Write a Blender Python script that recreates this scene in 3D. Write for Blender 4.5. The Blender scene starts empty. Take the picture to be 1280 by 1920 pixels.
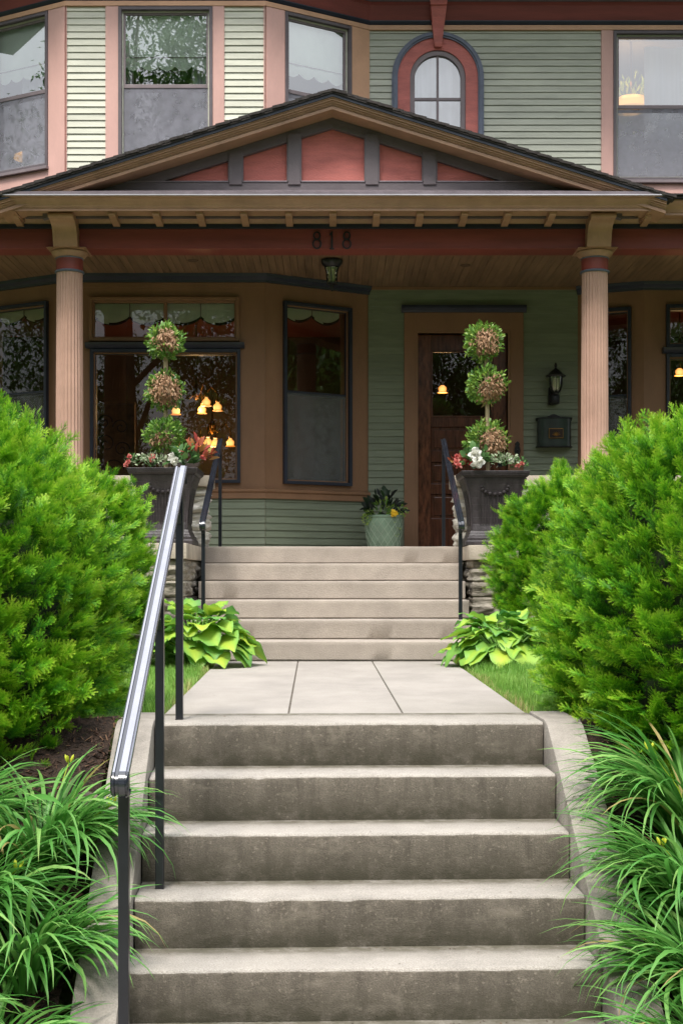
import bpy, bmesh, math, random
import numpy as np
from mathutils import Vector, Matrix, noise as mnoise
R_ = math.radians
random.seed(7); rng = np.random.default_rng(11)
sc = bpy.context.scene
COL = sc.collection
E = 0.673            # eye height above the walkway (z = 0)
FP = 2600.0          # focal length in photo pixels
VX, VY = 622.0, 1085.0
# ---------------- camera ----------------
cam = bpy.data.cameras.new('camera'); camo = bpy.data.objects.new('camera', cam); COL.objects.link(camo)
camo.location = (0, 0, E); camo.rotation_euler = (R_(90), 0, 0)
cam.sensor_fit = 'VERTICAL'; cam.sensor_height = 36; cam.sensor_width = 24
cam.lens = 36 * FP / 1920
cam.shift_x = (640 - VX) / 1920; cam.shift_y = (VY - 960) / 1920
cam.clip_start = 0.05; cam.clip_end = 800
sc.camera = camo
# ---------------- sky, sun, exposure ----------------
SUN_EL, SUN_AZ = 58.0, 200.0     # azimuth clockwise from +Y: high, behind the camera's left shoulder
w = bpy.data.worlds.new('World'); sc.world = w; w.use_nodes = True
nt = w.node_tree; nt.nodes.clear()
out = nt.nodes.new('ShaderNodeOutputWorld'); bg = nt.nodes.new('ShaderNodeBackground')
sky = nt.nodes.new('ShaderNodeTexSky'); sky.sky_type = 'NISHITA'; sky.sun_disc = False
sky.sun_elevation = R_(SUN_EL); sky.sun_rotation = R_(SUN_AZ); sky.air_density = 1.2; sky.dust_density = 3.0
tc = nt.nodes.new('ShaderNodeTexCoord'); nz = nt.nodes.new('ShaderNodeTexNoise'); nz.inputs['Scale'].default_value = 3.0
nz.inputs['Detail'].default_value = 6
rp = nt.nodes.new('ShaderNodeMapRange'); rp.inputs[1].default_value = .35; rp.inputs[2].default_value = .65
rp.inputs[3].default_value = .55; rp.inputs[4].default_value = .9
mx = nt.nodes.new('ShaderNodeMix'); mx.data_type = 'RGBA'
mx.inputs[7].default_value = (13.0, 13.2, 13.8, 1)
nt.links.new(tc.outputs['Generated'], nz.inputs['Vector']); nt.links.new(nz.outputs['Fac'], rp.inputs[0])
nt.links.new(rp.outputs[0], mx.inputs[0]); nt.links.new(sky.outputs[0], mx.inputs[6])
# an overcast sky is about three times brighter overhead than at the horizon
sp_ = nt.nodes.new('ShaderNodeSeparateXYZ'); gr = nt.nodes.new('ShaderNodeMapRange'); gr.inputs[1].default_value = 0; gr.inputs[2].default_value = 1
gr.inputs[3].default_value = .26; gr.inputs[4].default_value = 1.95
nt.links.new(tc.outputs['Generated'], sp_.inputs[0]); nt.links.new(sp_.outputs[2], gr.inputs[0])
mg = nt.nodes.new('ShaderNodeMix'); mg.data_type = 'RGBA'; mg.blend_type = 'MULTIPLY'; mg.inputs[0].default_value = 1
nt.links.new(mx.outputs[2], mg.inputs[6]); nt.links.new(gr.outputs[0], mg.inputs[7])
nt.links.new(mg.outputs[2], bg.inputs['Color']); bg.inputs['Strength'].default_value = 0.12
nt.links.new(bg.outputs[0], out.inputs['Surface'])
sun = bpy.data.lights.new('sun', 'SUN'); suno = bpy.data.objects.new('sun', sun); COL.objects.link(suno)
sun.energy = 3.0; sun.angle = R_(14); sun.color = (1.0, .95, .87)
az, el = R_(SUN_AZ), R_(SUN_EL)
sd = Vector((math.sin(az) * math.cos(el), math.cos(az) * math.cos(el), math.sin(el)))
suno.rotation_euler = sd.to_track_quat('Z', 'Y').to_euler(); suno.location = (0, -5, 30)
sc.view_settings.view_transform = 'Standard'; sc.view_settings.look = 'None'
sc.view_settings.exposure = 0.35; sc.view_settings.gamma = 1
sc.render.engine = 'CYCLES'

# ---------------- materials ----------------
def newmat(name):
    m = bpy.data.materials.new(name); m.use_nodes = True
    n = m.node_tree; n.nodes.clear()
    o = n.nodes.new('ShaderNodeOutputMaterial'); return m, n, o
def paint(name, col, rough=.55, scale=6, amt=.12, bump=.15, bscale=90, stretch=(1, 1, 1), col2=None, metal=0, tint=0, fine=0, spec=.4, hl=None):
    """Procedural painted / mineral surface: base colour varied by two noises, bump from a finer one."""
    m, n, o = newmat(name); L = n.links.new
    b = n.nodes.new('ShaderNodeBsdfPrincipled'); L(b.outputs[0], o.inputs[0])
    b.inputs['Roughness'].default_value = rough; b.inputs['Metallic'].default_value = metal
    b.inputs['Specular IOR Level'].default_value = spec
    t = n.nodes.new('ShaderNodeTexCoord'); mp = n.nodes.new('ShaderNodeMapping'); mp.inputs['Scale'].default_value = stretch
    L(t.outputs['Object'], mp.inputs[0])
    a = n.nodes.new('ShaderNodeTexNoise'); a.inputs['Scale'].default_value = scale; a.inputs['Detail'].default_value = 7; a.inputs['Roughness'].default_value = .65
    L(mp.outputs[0], a.inputs['Vector'])
    r = n.nodes.new('ShaderNodeValToRGB'); r.color_ramp.elements[0].position = .3; r.color_ramp.elements[1].position = .72
    c2 = col2 or tuple(c * (1 - 2.2 * amt) for c in col)
    r.color_ramp.elements[0].color = (*c2, 1); r.color_ramp.elements[1].color = (*[min(1, c * (1 + amt)) for c in col], 1)
    L(a.outputs['Fac'], r.inputs[0]); cur = r.outputs[0]
    def mul(fac_socket, lo, hi):
        nonlocal cur
        mr = n.nodes.new('ShaderNodeMapRange'); mr.inputs[3].default_value = lo; mr.inputs[4].default_value = hi
        L(fac_socket, mr.inputs[0])
        mm = n.nodes.new('ShaderNodeMix'); mm.data_type = 'RGBA'; mm.blend_type = 'MULTIPLY'; mm.inputs[0].default_value = 1
        L(cur, mm.inputs[6]); L(mr.outputs[0], mm.inputs[7]); cur = mm.outputs[2]
    if tint:
        at = n.nodes.new('ShaderNodeAttribute'); at.attribute_name = 'tint'; mul(at.outputs['Fac'], 1 - tint, 1 + tint)
    f = n.nodes.new('ShaderNodeTexNoise'); f.inputs['Scale'].default_value = bscale; f.inputs['Detail'].default_value = 5
    L(mp.outputs[0], f.inputs['Vector'])
    if fine: mul(f.outputs['Fac'], 1 - fine, 1 + fine)
    L(cur, b.inputs['Base Color'])
    bp = n.nodes.new('ShaderNodeBump'); bp.inputs['Strength'].default_value = bump; bp.inputs['Distance'].default_value = .01
    L(f.outputs['Fac'], bp.inputs['Height']); L(bp.outputs[0], b.inputs['Normal'])
    return m
def leafmat(name, stops, rough=.45, trans=.35, spec=.35):
    m, n, o = newmat(name); L = n.links.new
    at = n.nodes.new('ShaderNodeAttribute'); at.attribute_name = 'tint'
    r = n.nodes.new('ShaderNodeValToRGB'); e = r.color_ramp.elements
    e[0].position = stops[0][0]; e[0].color = (*stops[0][1], 1); e[1].position = stops[-1][0]; e[1].color = (*stops[-1][1], 1)
    for p, c in stops[1:-1]:
        q = e.new(p); q.color = (*c, 1)
    L(at.outputs['Fac'], r.inputs[0])
    b = n.nodes.new('ShaderNodeBsdfPrincipled'); b.inputs['Roughness'].default_value = rough; b.inputs['Specular IOR Level'].default_value = spec
    tr = n.nodes.new('ShaderNodeBsdfTranslucent'); mxs = n.nodes.new('ShaderNodeMixShader'); mxs.inputs[0].default_value = trans
    L(r.outputs[0], b.inputs['Base Color']); L(r.outputs[0], tr.inputs[0]); L(b.outputs[0], mxs.inputs[1]); L(tr.outputs[0], mxs.inputs[2]); L(mxs.outputs[0], o.inputs[0])
    return m
def glassmat(name, refl, tintc=(.92, .94, .93), rough=0.0, wav=.0):
    m, n, o = newmat(name); L = n.links.new
    t = n.nodes.new('ShaderNodeBsdfTransparent'); t.inputs[0].default_value = (*tintc, 1)
    g = n.nodes.new('ShaderNodeBsdfGlossy'); g.inputs['Roughness'].default_value = rough; g.inputs[0].default_value = (1, 1, 1, 1)
    lw = n.nodes.new('ShaderNodeFresnel'); lw.inputs[0].default_value = 1.5
    ma = n.nodes.new('ShaderNodeMath'); ma.operation = 'ADD'; ma.inputs[1].default_value = refl - .04; ma.use_clamp = True
    mxs = n.nodes.new('ShaderNodeMixShader'); L(lw.outputs[0], ma.inputs[0]); L(ma.outputs[0], mxs.inputs[0])
    L(t.outputs[0], mxs.inputs[1]); L(g.outputs[0], mxs.inputs[2]); L(mxs.outputs[0], o.inputs[0])
    if wav:
        tcx = n.nodes.new('ShaderNodeTexCoord'); nn = n.nodes.new('ShaderNodeTexNoise'); nn.inputs['Scale'].default_value = 3.5; nn.inputs['Detail'].default_value = 1
        bp = n.nodes.new('ShaderNodeBump'); bp.inputs['Strength'].default_value = wav; bp.inputs['Distance'].default_value = .02
        L(tcx.outputs['Object'], nn.inputs['Vector']); L(nn.outputs['Fac'], bp.inputs['Height']); L(bp.outputs[0], g.inputs['Normal'])
    return m
def screenmat(name, col, fac):
    m, n, o = newmat(name); L = n.links.new
    t = n.nodes.new('ShaderNodeBsdfTransparent'); d = n.nodes.new('ShaderNodeBsdfDiffuse'); d.inputs[0].default_value = (*col, 1)
    tcx = n.nodes.new('ShaderNodeTexCoord'); nn = n.nodes.new('ShaderNodeTexNoise'); nn.inputs['Scale'].default_value = 9; nn.inputs['Detail'].default_value = 6
    mr = n.nodes.new('ShaderNodeMapRange'); mr.inputs[1].default_value = .3; mr.inputs[2].default_value = .7; mr.inputs[3].default_value = fac - .1; mr.inputs[4].default_value = fac + .1
    L(tcx.outputs['Object'], nn.inputs['Vector']); L(nn.outputs['Fac'], mr.inputs[0])
    mxs = n.nodes.new('ShaderNodeMixShader'); L(mr.outputs[0], mxs.inputs[0])
    L(t.outputs[0], mxs.inputs[1]); L(d.outputs[0], mxs.inputs[2]); L(mxs.outputs[0], o.inputs[0]); return m
def emitmat(name, col, s, base=(.8, .5, .2), core=(1, .55, .16)):
    m, n, o = newmat(name); L = n.links.new
    b = n.nodes.new('ShaderNodeBsdfPrincipled'); b.inputs['Base Color'].default_value = (*base, 1); b.inputs['Roughness'].default_value = .3
    lw = n.nodes.new('ShaderNodeLayerWeight'); lw.inputs[0].default_value = .45
    r = n.nodes.new('ShaderNodeValToRGB'); r.color_ramp.elements[0].color = (*core, 1); r.color_ramp.elements[1].color = (*[c * .5 for c in col], 1); r.color_ramp.elements[1].position = .75
    L(lw.outputs['Facing'], r.inputs[0]); L(r.outputs[0], b.inputs['Emission Color']); b.inputs['Emission Strength'].default_value = s
    L(b.outputs[0], o.inputs[0]); return m

def dirty(name, col, dirt, rough, streak=False):
    # aggregate concrete: mottled cement, pale specks, pores, grime that gathers where the 'dirt' attribute is high
    m, n, o = newmat(name); L = n.links.new
    b = n.nodes.new('ShaderNodeBsdfPrincipled'); L(b.outputs[0], o.inputs[0]); b.inputs['Roughness'].default_value = rough; b.inputs['Specular IOR Level'].default_value = .25
    t = n.nodes.new('ShaderNodeTexCoord')
    def noise(sc_, det, stretch=(1, 1, 1), rg=.6):
        mp = n.nodes.new('ShaderNodeMapping'); mp.inputs['Scale'].default_value = stretch; L(t.outputs['Object'], mp.inputs[0])
        q = n.nodes.new('ShaderNodeTexNoise'); q.inputs['Scale'].default_value = sc_; q.inputs['Detail'].default_value = det; q.inputs['Roughness'].default_value = rg; L(mp.outputs[0], q.inputs[0]); return q.outputs['Fac']
    def rng_(s, a, b_, c, d):
        q = n.nodes.new('ShaderNodeMapRange'); q.inputs[1].default_value = a; q.inputs[2].default_value = b_; q.inputs[3].default_value = c; q.inputs[4].default_value = d; L(s, q.inputs[0]); return q.outputs[0]
    def mixc(f, a, b_, mode='MIX'):
        q = n.nodes.new('ShaderNodeMix'); q.data_type = 'RGBA'; q.blend_type = mode
        if isinstance(f, (int, float)): q.inputs[0].default_value = f
        else: L(f, q.inputs[0])
        for k, v in ((6, a), (7, b_)):
            if isinstance(v, tuple): q.inputs[k].default_value = (*v, 1)
            else: L(v, q.inputs[k])
        return q.outputs[2]
    big = rng_(noise(2.3, 8, (1, 1, 1), .7), .35, .7, 0, 1)
    c = mixc(big, tuple(x * 1.12 for x in col), tuple(x * .78 for x in col))
    fine_ = noise(170, 4); c = mixc(1.0, c, rng_(fine_, .3, .7, .72, 1.28), 'MULTIPLY')
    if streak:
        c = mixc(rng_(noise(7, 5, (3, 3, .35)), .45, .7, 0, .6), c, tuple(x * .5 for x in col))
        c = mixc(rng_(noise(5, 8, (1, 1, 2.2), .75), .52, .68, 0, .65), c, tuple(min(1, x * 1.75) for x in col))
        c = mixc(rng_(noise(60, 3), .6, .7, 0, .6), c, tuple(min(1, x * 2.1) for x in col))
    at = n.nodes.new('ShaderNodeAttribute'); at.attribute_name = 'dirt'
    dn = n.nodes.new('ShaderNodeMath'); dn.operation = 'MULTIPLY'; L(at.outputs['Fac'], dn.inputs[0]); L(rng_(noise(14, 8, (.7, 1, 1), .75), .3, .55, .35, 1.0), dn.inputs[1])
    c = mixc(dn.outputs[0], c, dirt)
    v = n.nodes.new('ShaderNodeTexVoronoi'); v.inputs['Scale'].default_value = 26; L(t.outputs['Object'], v.inputs[0])
    pore = rng_(v.outputs['Distance'], .03, .09, .35, 1.0); sel = rng_(noise(4, 2), .52, .58, 0, 1)
    c = mixc(sel, c, mixc(1.0, c, pore, 'MULTIPLY'))
    L(c, b.inputs['Base Color'])
    bp = n.nodes.new('ShaderNodeBump'); bp.inputs['Strength'].default_value = .7; bp.inputs['Distance'].default_value = .006; L(fine_, bp.inputs['Height']); L(bp.outputs[0], b.inputs['Normal'])
    return m
M = {}
M['cream'] = paint('cream_green_siding', (.585, .59, .485), .5, 1.6, .10, .12, 60, (1, 1, 9), tint=.09, fine=.05)
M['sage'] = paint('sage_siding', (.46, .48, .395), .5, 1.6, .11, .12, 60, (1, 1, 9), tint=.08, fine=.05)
M['sageshade'] = paint('porch_shade_sage_siding', (.205, .245, .168), .5, 2.5, .10, .15, 60, (1, 1, 9), tint=.10, fine=.06)  # sage darkened so that its colour carries the porch shade
M['pink'] = paint('salmon_trim', (.64, .39, .34), .55, 3, .07, .12, 70, (1, 1, .4), fine=.05)
M['peach'] = paint('peach_trim', (.62, .36, .22), .5, 3, .07, .1, 70, fine=.05)
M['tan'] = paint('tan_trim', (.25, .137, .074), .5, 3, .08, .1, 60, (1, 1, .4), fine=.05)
M['brown'] = paint('brown_cornice', (.385, .228, .145), .42, 4, .12, .12, 50, fine=.08, spec=.45)
M['column'] = paint('column_paint', (.48, .305, .235), .5, 5, .07, .08, 60, fine=.04)
M['red'] = paint('brick_red_paint', (.56, .165, .14), .5, 3, .12, .5, 40, (1, 1, 5), fine=.08)
M['redb'] = paint('beam_red_paint', (.24, .055, .045), .5, 2, .15, .12, 40, (.4, 1, 4), fine=.06)
M['slate'] = paint('slate_purple_paint', (.125, .105, .115), .5, 4, .1, .25, 60, fine=.08)
M['taupe'] = paint('taupe_sash_paint', (.22, .18, .19), .45, 6, .08, .1, 60)
M['navy'] = paint('navy_trim', (.022, .028, .045), .4, 6, .15, .1, 60)
M['bluegrey'] = paint('blue_grey_moulding', (.12, .145, .205), .4, 6, .15, .1, 60)
M['ceil'] = paint('porch_ceiling_paint', (.11, .065, .038), .5, 3, .18, .1, 30, (6, .5, 1))
M['flash'] = paint('flashing_metal', (.20, .17, .19), .35, 5, .12, .05, 60, metal=.3)
M['flashedge'] = paint('flashing_edge', (.55, .53, .56), .3, 5, .08, .05, 60, metal=.4)
M['shingle'] = paint('dark_shingle', (.045, .038, .036), .9, 30, .3, .8, 160, fine=.4)
M['wood'] = paint('varnished_oak', (.105, .036, .018), .22, 7, .35, .12, 40, (5, 5, .6), col2=(.035, .012, .006), spec=.5)
M['woodl'] = paint('oak_stile', (.16, .058, .028), .22, 9, .4, .1, 40, (3, 3, .8), col2=(.035, .014, .008), spec=.5)
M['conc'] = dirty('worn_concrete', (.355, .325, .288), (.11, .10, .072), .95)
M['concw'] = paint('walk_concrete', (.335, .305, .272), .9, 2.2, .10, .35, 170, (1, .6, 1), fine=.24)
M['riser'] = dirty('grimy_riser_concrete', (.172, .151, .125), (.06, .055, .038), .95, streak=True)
M['cheek'] = paint('cheek_concrete', (.31, .28, .245), .9, 4, .2, .5, 130, fine=.25)
M['pstep'] = paint('tan_limestone_step', (.375, .325, .278), .9, 3.0, .10, .4, 110, (1, 1, 1), fine=.22, tint=.10)
M['cap'] = paint('limestone_cap', (.50, .435, .35), .85, 5, .12, .5, 70, fine=.12)
M['stone'] = paint('weathered_ledge_stone', (.36, .33, .275), .95, 8, .35, 1.0, 45, (.5, .5, 2.2), col2=(.11, .09, .065), fine=.3)
M['stonel'] = paint('pale_ledge_stone', (.66, .63, .56), .95, 7, .2, 1.0, 45, (.5, .5, 2.5), col2=(.36, .33, .28), fine=.25)
M['iron'] = paint('black_iron', (.012, .014, .02), .28, 8, .1, .05, 60, spec=.6)
M['ironcap'] = paint('black_gloss_rail_cap', (.02, .024, .034), .17, 6, .15, .03, 60, spec=1.0)
M['railtop'] = paint('sky_sheen_rail_top', (.36, .36, .40), .24, 6, .06, .03, 60, metal=.9)  # pale metal puts the sky's reflection into the black cap's colour
M['black'] = paint('black_fixture', (.012, .013, .016), .35, 8, .1, .05, 60)
M['lead'] = paint('pewter_planter', (.045, .038, .041), .42, 7, .25, .5, 40, (3, 3, .6), fine=.2, spec=.5)
M['glaze'] = paint('celadon_glaze', (.20, .30, .215), .25, 6, .16, .06, 60, fine=.06, spec=.6)
M['mulch'] = paint('mulch', (.04, .024, .016), .95, 45, .6, 1.2, 130, fine=.5)
M['joint'] = paint('joint_dirt', (.13, .11, .085), .95, 25, .3, .8, 130, fine=.3)
M['soil'] = paint('soil', (.03, .02, .013), .95, 45, .4, 1.2, 130, fine=.4)
M['turf'] = paint('turf', (.12, .17, .04), .95, 12, .3, .8, 200, col2=(.09, .085, .03), fine=.4)
M['asphalt'] = paint('asphalt', (.05, .05, .05), .95, 12, .2, .6, 200, fine=.3)
M['rock'] = paint('field_rock', (.20, .15, .125), .8, 9, .3, .8, 60, fine=.2)
M['bark'] = paint('bark', (.13, .09, .06), .9, 20, .3, 1.0, 60, (1, 1, .2), fine=.3)
M['stemtan'] = paint('topiary_stem', (.42, .33, .2), .7, 20, .2, .5, 60, (1, 1, .2))
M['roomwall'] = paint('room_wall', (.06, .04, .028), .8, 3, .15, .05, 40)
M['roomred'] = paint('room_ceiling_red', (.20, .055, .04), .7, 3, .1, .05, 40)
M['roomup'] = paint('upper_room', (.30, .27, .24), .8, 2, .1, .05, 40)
M['darkwood'] = paint('dark_furniture', (.03, .014, .008), .35, 7, .3, .05, 40, (1, 1, .3))
M['carve'] = paint('carved_panel', (.22, .11, .04), .5, 9, .3, .2, 40)
M['brass'] = paint('brass', (.35, .2, .06), .3, 9, .2, .05, 40, metal=1)
M['shade'] = paint('mint_white_fabric', (.80, .88, .80), .8, 3, .05, .2, 60, (1, 1, .4))
M['valance'] = paint('pale_green_valance', (.78, .84, .72), .8, 3, .06, .2, 40, (1, 1, .4))
M['fringe'] = paint('dark_fringe', (.03, .015, .012), .9, 9, .1, .1, 60)
M['curtain'] = paint('white_sheer', (.75, .78, .84), .8, 3, .05, .1, 40, (8, 1, .2))
M['digit'] = paint('black_number', (.012, .012, .014), .4, 6, .1, .05, 60)
M['mirror'] = paint('mirror_glass', (.5, .55, .52), .05, 3, .02, .0, 40, metal=1)
M['lampglass'] = glassmat('lantern_glass', .12, (.85, .87, .78))
M['frost'] = paint('frosted_bulb_sleeve', (.75, .75, .62), .4, 6, .05, .05, 60)
M['glassup'] = glassmat('upper_window_glass', .28, (.96, .97, .97), wav=.008)
M['glasslo'] = glassmat('lower_window_glass', .07, (.85, .86, .84), wav=.004)
M['screen'] = screenmat('insect_screen', (.34, .34, .39), .52)
M['screenlo'] = screenmat('insect_screen_low', (.20, .22, .22), .45)
M['amber'] = emitmat('amber_shade', (1, .26, .02), 1.5)
M['amberdome'] = emitmat('amber_dome', (1, .5, .05), .95, (.8, .45, .1), core=(1, .48, .07))
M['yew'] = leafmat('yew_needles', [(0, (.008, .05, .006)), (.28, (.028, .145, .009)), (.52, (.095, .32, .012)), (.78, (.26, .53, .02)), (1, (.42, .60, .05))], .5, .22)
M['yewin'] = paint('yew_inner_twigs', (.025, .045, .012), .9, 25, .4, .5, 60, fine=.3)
M['lily'] = leafmat('daylily_blades', [(0, (.04, .16, .02)), (.5, (.10, .31, .055)), (.92, (.26, .48, .12)), (1, (.42, .34, .13))], .45, .35, .4)
M['bud'] = leafmat('daylily_buds', [(0, (.25, .42, .03)), (1, (.65, .68, .06))], .5, .3)
M['hosta'] = leafmat('hosta_leaves', [(0, (.06, .22, .06)), (.35, (.15, .36, .07)), (.65, (.28, .50, .07)), (1, (.50, .62, .06))], .5, .3, .45)
M['grass'] = leafmat('grass_blades', [(0, (.10, .27, .03)), (.5, (.22, .43, .07)), (.85, (.36, .50, .13)), (1, (.48, .40, .18))], .5, .35)
M['topg'] = leafmat('topiary_green_leaf', [(0, (.06, .17, .035)), (.6, (.16, .32, .05)), (1, (.35, .48, .09))], .35, .3, .5)
M['topd'] = leafmat('topiary_dried_leaf', [(0, (.17, .09, .045)), (.5, (.38, .22, .12)), (1, (.52, .36, .23))], .6, .25)
M['greenleaf'] = leafmat('bedding_green_leaf', [(0, (.03, .10, .03)), (1, (.14, .28, .08))], .35, .25, .5)
M['varieg'] = leafmat('variegated_leaf', [(0, (.12, .22, .09)), (.6, (.35, .42, .26)), (1, (.62, .64, .50))], .5, .25)
M['coleus'] = leafmat('coleus_leaf', [(0, (.16, .02, .03)), (.5, (.38, .06, .04)), (1, (.30, .30, .06))], .5, .25)
M['petalw'] = leafmat('white_petal', [(0, (.75, .75, .68)), (1, (.88, .88, .82))], .5, .3)
M['petalr'] = leafmat('red_petal', [(0, (.6, .10, .10)), (1, (.8, .38, .32))], .5, .3)
M['petaly'] = leafmat('yellow_petal', [(0, (.8, .5, .02)), (1, (.85, .62, .05))], .5, .3)
M['treeleaf'] = leafmat('street_tree_leaf', [(0, (.02, .07, .012)), (.6, (.06, .16, .03)), (1, (.14, .25, .05))], .5, .35)
M['houseplant'] = leafmat('potted_dark_leaf', [(0, (.015, .02, .02)), (1, (.05, .12, .04))], .4, .2)

# ---------------- mesh helpers ----------------
OFF = {}
def setp(o, label=None, cat=None, group=None, kind=None):
    if label: o['label'] = label
    if cat: o['category'] = cat
    if group: o['group'] = group
    if kind: o['kind'] = kind
    return o
def thing(name, loc, label, cat, group=None, rz=0):
    o = bpy.data.objects.new(name, None); o.empty_display_size = .1; COL.objects.link(o)
    o.location = loc; o.rotation_euler.z = rz; OFF[o] = Vector(loc) if not rz else Vector((0, 0, 0))
    return setp(o, label, cat, group)
def link(name, me, mat, parent=None, origin=None, label=None, smooth=False):
    off = OFF[parent] if parent is not None else Vector(origin or (0, 0, 0))
    if off.length > 0:
        co = np.empty(len(me.vertices) * 3, 'f'); me.vertices.foreach_get('co', co)
        co = co.reshape(-1, 3) - np.array(off, 'f'); me.vertices.foreach_set('co', co.ravel())
    for m in (mat if isinstance(mat, (list, tuple)) else [mat]): me.materials.append(m)
    if smooth:
        me.polygons.foreach_set('use_smooth', [True] * len(me.polygons))
    me.update()
    o = bpy.data.objects.new(name, me); COL.objects.link(o)
    if parent is not None: o.parent = parent
    else: o.location = off
    OFF[o] = off
    if label: o['label'] = label
    return o
class MB:
    def __init__(s): s.v = []; s.f = []; s.m = []; s.t = []
    def add(s, vs, fs, mi=0, tint=0.5):
        b = len(s.v); s.v += [tuple(v) for v in vs]
        for f in fs: s.f.append([b + i for i in f]); s.m.append(mi); s.t.append(tint)
    def hexa(s, p, mi=0, tint=.5):   # p: 8 points, bottom 0-3 ccw, top 4-7
        s.add(p, [(3, 2, 1, 0), (4, 5, 6, 7), (0, 1, 5, 4), (1, 2, 6, 5), (2, 3, 7, 6), (3, 0, 4, 7)], mi, tint)
    def box(s, x0, x1, y0, y1, z0, z1, mi=0, tint=.5):
        s.hexa([(x0, y0, z0), (x1, y0, z0), (x1, y1, z0), (x0, y1, z0), (x0, y0, z1), (x1, y0, z1), (x1, y1, z1), (x0, y1, z1)], mi, tint)
    def prism(s, poly, axis, a0, a1, mi=0, tint=.5):
        """poly: 2D points; axis 'x': (y,z) along x; 'y': (x,z); 'z': (x,y)"""
        def P(p, a): return (a, p[0], p[1]) if axis == 'x' else ((p[0], a, p[1]) if axis == 'y' else (p[0], p[1], a))
        n = len(poly); vs = [P(p, a0) for p in poly] + [P(p, a1) for p in poly]
        fs = [(i, (i + 1) % n, n + (i + 1) % n, n + i) for i in range(n)] + [tuple(range(n))[::-1], tuple(range(n, 2 * n))]
        s.add(vs, fs, mi, tint)
    def lathe(s, c, prof, n=24, mi=0, sx=1, sy=1, ax=None):
        """prof: list of (r,z) bottom to top around centre c"""
        vs = []
        for r, z in prof:
            for i in range(n):
                a = 2 * math.pi * i / n; vs.append((c[0] + r * sx * math.cos(a), c[1] + r * sy * math.sin(a), c[2] + z))
        fs = []
        for k in range(len(prof) - 1):
            for i in range(n):
                j = (i + 1) % n; fs.append((k * n + i, k * n + j, (k + 1) * n + j, (k + 1) * n + i))
        fs.append(tuple(range(n))[::-1]); fs.append(tuple((len(prof) - 1) * n + i for i in range(n)))
        s.add(vs, fs, mi)
    def tube(s, pts, r, n=8, mi=0, tint=.5):
        pts = [Vector(p) for p in pts]; rr = r if isinstance(r, (list, tuple)) else [r] * len(pts)
        vs = []; prev = None
        for i, p in enumerate(pts):
            t = (pts[min(i + 1, len(pts) - 1)] - pts[max(i - 1, 0)]).normalized()
            if prev is None: up = Vector((0, 0, 1)) if abs(t.z) < .9 else Vector((1, 0, 0))
            else: up = prev
            a = t.cross(up).normalized(); b = a.cross(t).normalized(); prev = b
            for k in range(n):
                q = 2 * math.pi * k / n; vs.append(p + (a * math.cos(q) + b * math.sin(q)) * rr[i])
        fs = []
        for i in range(len(pts) - 1):
            for k in range(n):
                j = (k + 1) % n; fs.append((i * n + k, i * n + j, (i + 1) * n + j, (i + 1) * n + k))
        fs.append(tuple(range(n))[::-1]); fs.append(tuple((len(pts) - 1) * n + k for k in range(n)))
        s.add(vs, fs, mi, tint)
    def sweep(s, pts, sec, closed_caps=True, mi=0, side=None):
        """sweep a section (list of (side, up)) along 3D points; side vectors lie in the XY plane"""
        pts = [Vector(p) for p in pts]; n = len(sec); vs = []
        for i, p in enumerate(pts):
            def nrm(a, b):
                d = b - a; return d.normalized()
            if side is not None:
                t = nrm(pts[max(i - 1, 0)], pts[min(i + 1, len(pts) - 1)]); sv = Vector(side); uv = sv.cross(t).normalized()
                vs += [p + sv * a + uv * b for a, b in sec]
            else:
                d0 = nrm(pts[i - 1], p) if i > 0 else nrm(p, pts[i + 1]); d1 = nrm(p, pts[i + 1]) if i < len(pts) - 1 else d0
                n0 = Vector((d0.y, -d0.x, 0)).normalized(); n1 = Vector((d1.y, -d1.x, 0)).normalized()
                m = (n0 + n1).normalized(); k = 1 / max(.3, m.dot(n0))
                vs += [p + m * (a * k) + Vector((0, 0, b)) for a, b in sec]
        fs = []
        for i in range(len(pts) - 1):
            for k in range(n):
                j = (k + 1) % n; fs.append((i * n + k, i * n + j, (i + 1) * n + j, (i + 1) * n + k))
        if closed_caps: fs += [tuple(range(n))[::-1], tuple((len(pts) - 1) * n + k for k in range(n))]
        s.add(vs, fs, mi)
    def build(s, name, mat, parent=None, origin=None, label=None, smooth=False, bevel=0, fix=True):
        me = bpy.data.meshes.new(name); me.from_pydata(s.v, [], s.f)
        me.polygons.foreach_set('material_index', s.m)
        at = me.attributes.new('tint', 'FLOAT', 'FACE'); at.data.foreach_set('value', s.t)
        if fix:
            bm = bmesh.new(); bm.from_mesh(me); bmesh.ops.recalc_face_normals(bm, faces=bm.faces)
            if bevel: bmesh.ops.bevel(bm, geom=[e for e in bm.edges if e.is_manifold and e.calc_face_angle(0) > .5], offset=bevel, segments=2, affect='EDGES', profile=.6)
            bm.to_mesh(me); bm.free()
        o = link(name, me, mat, parent, origin, label)
        if smooth:
            me.polygons.foreach_set('use_smooth', [True] * len(me.polygons))
            try: me.set_sharp_from_angle(angle=R_(38))
            except Exception: pass
        return o
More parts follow.
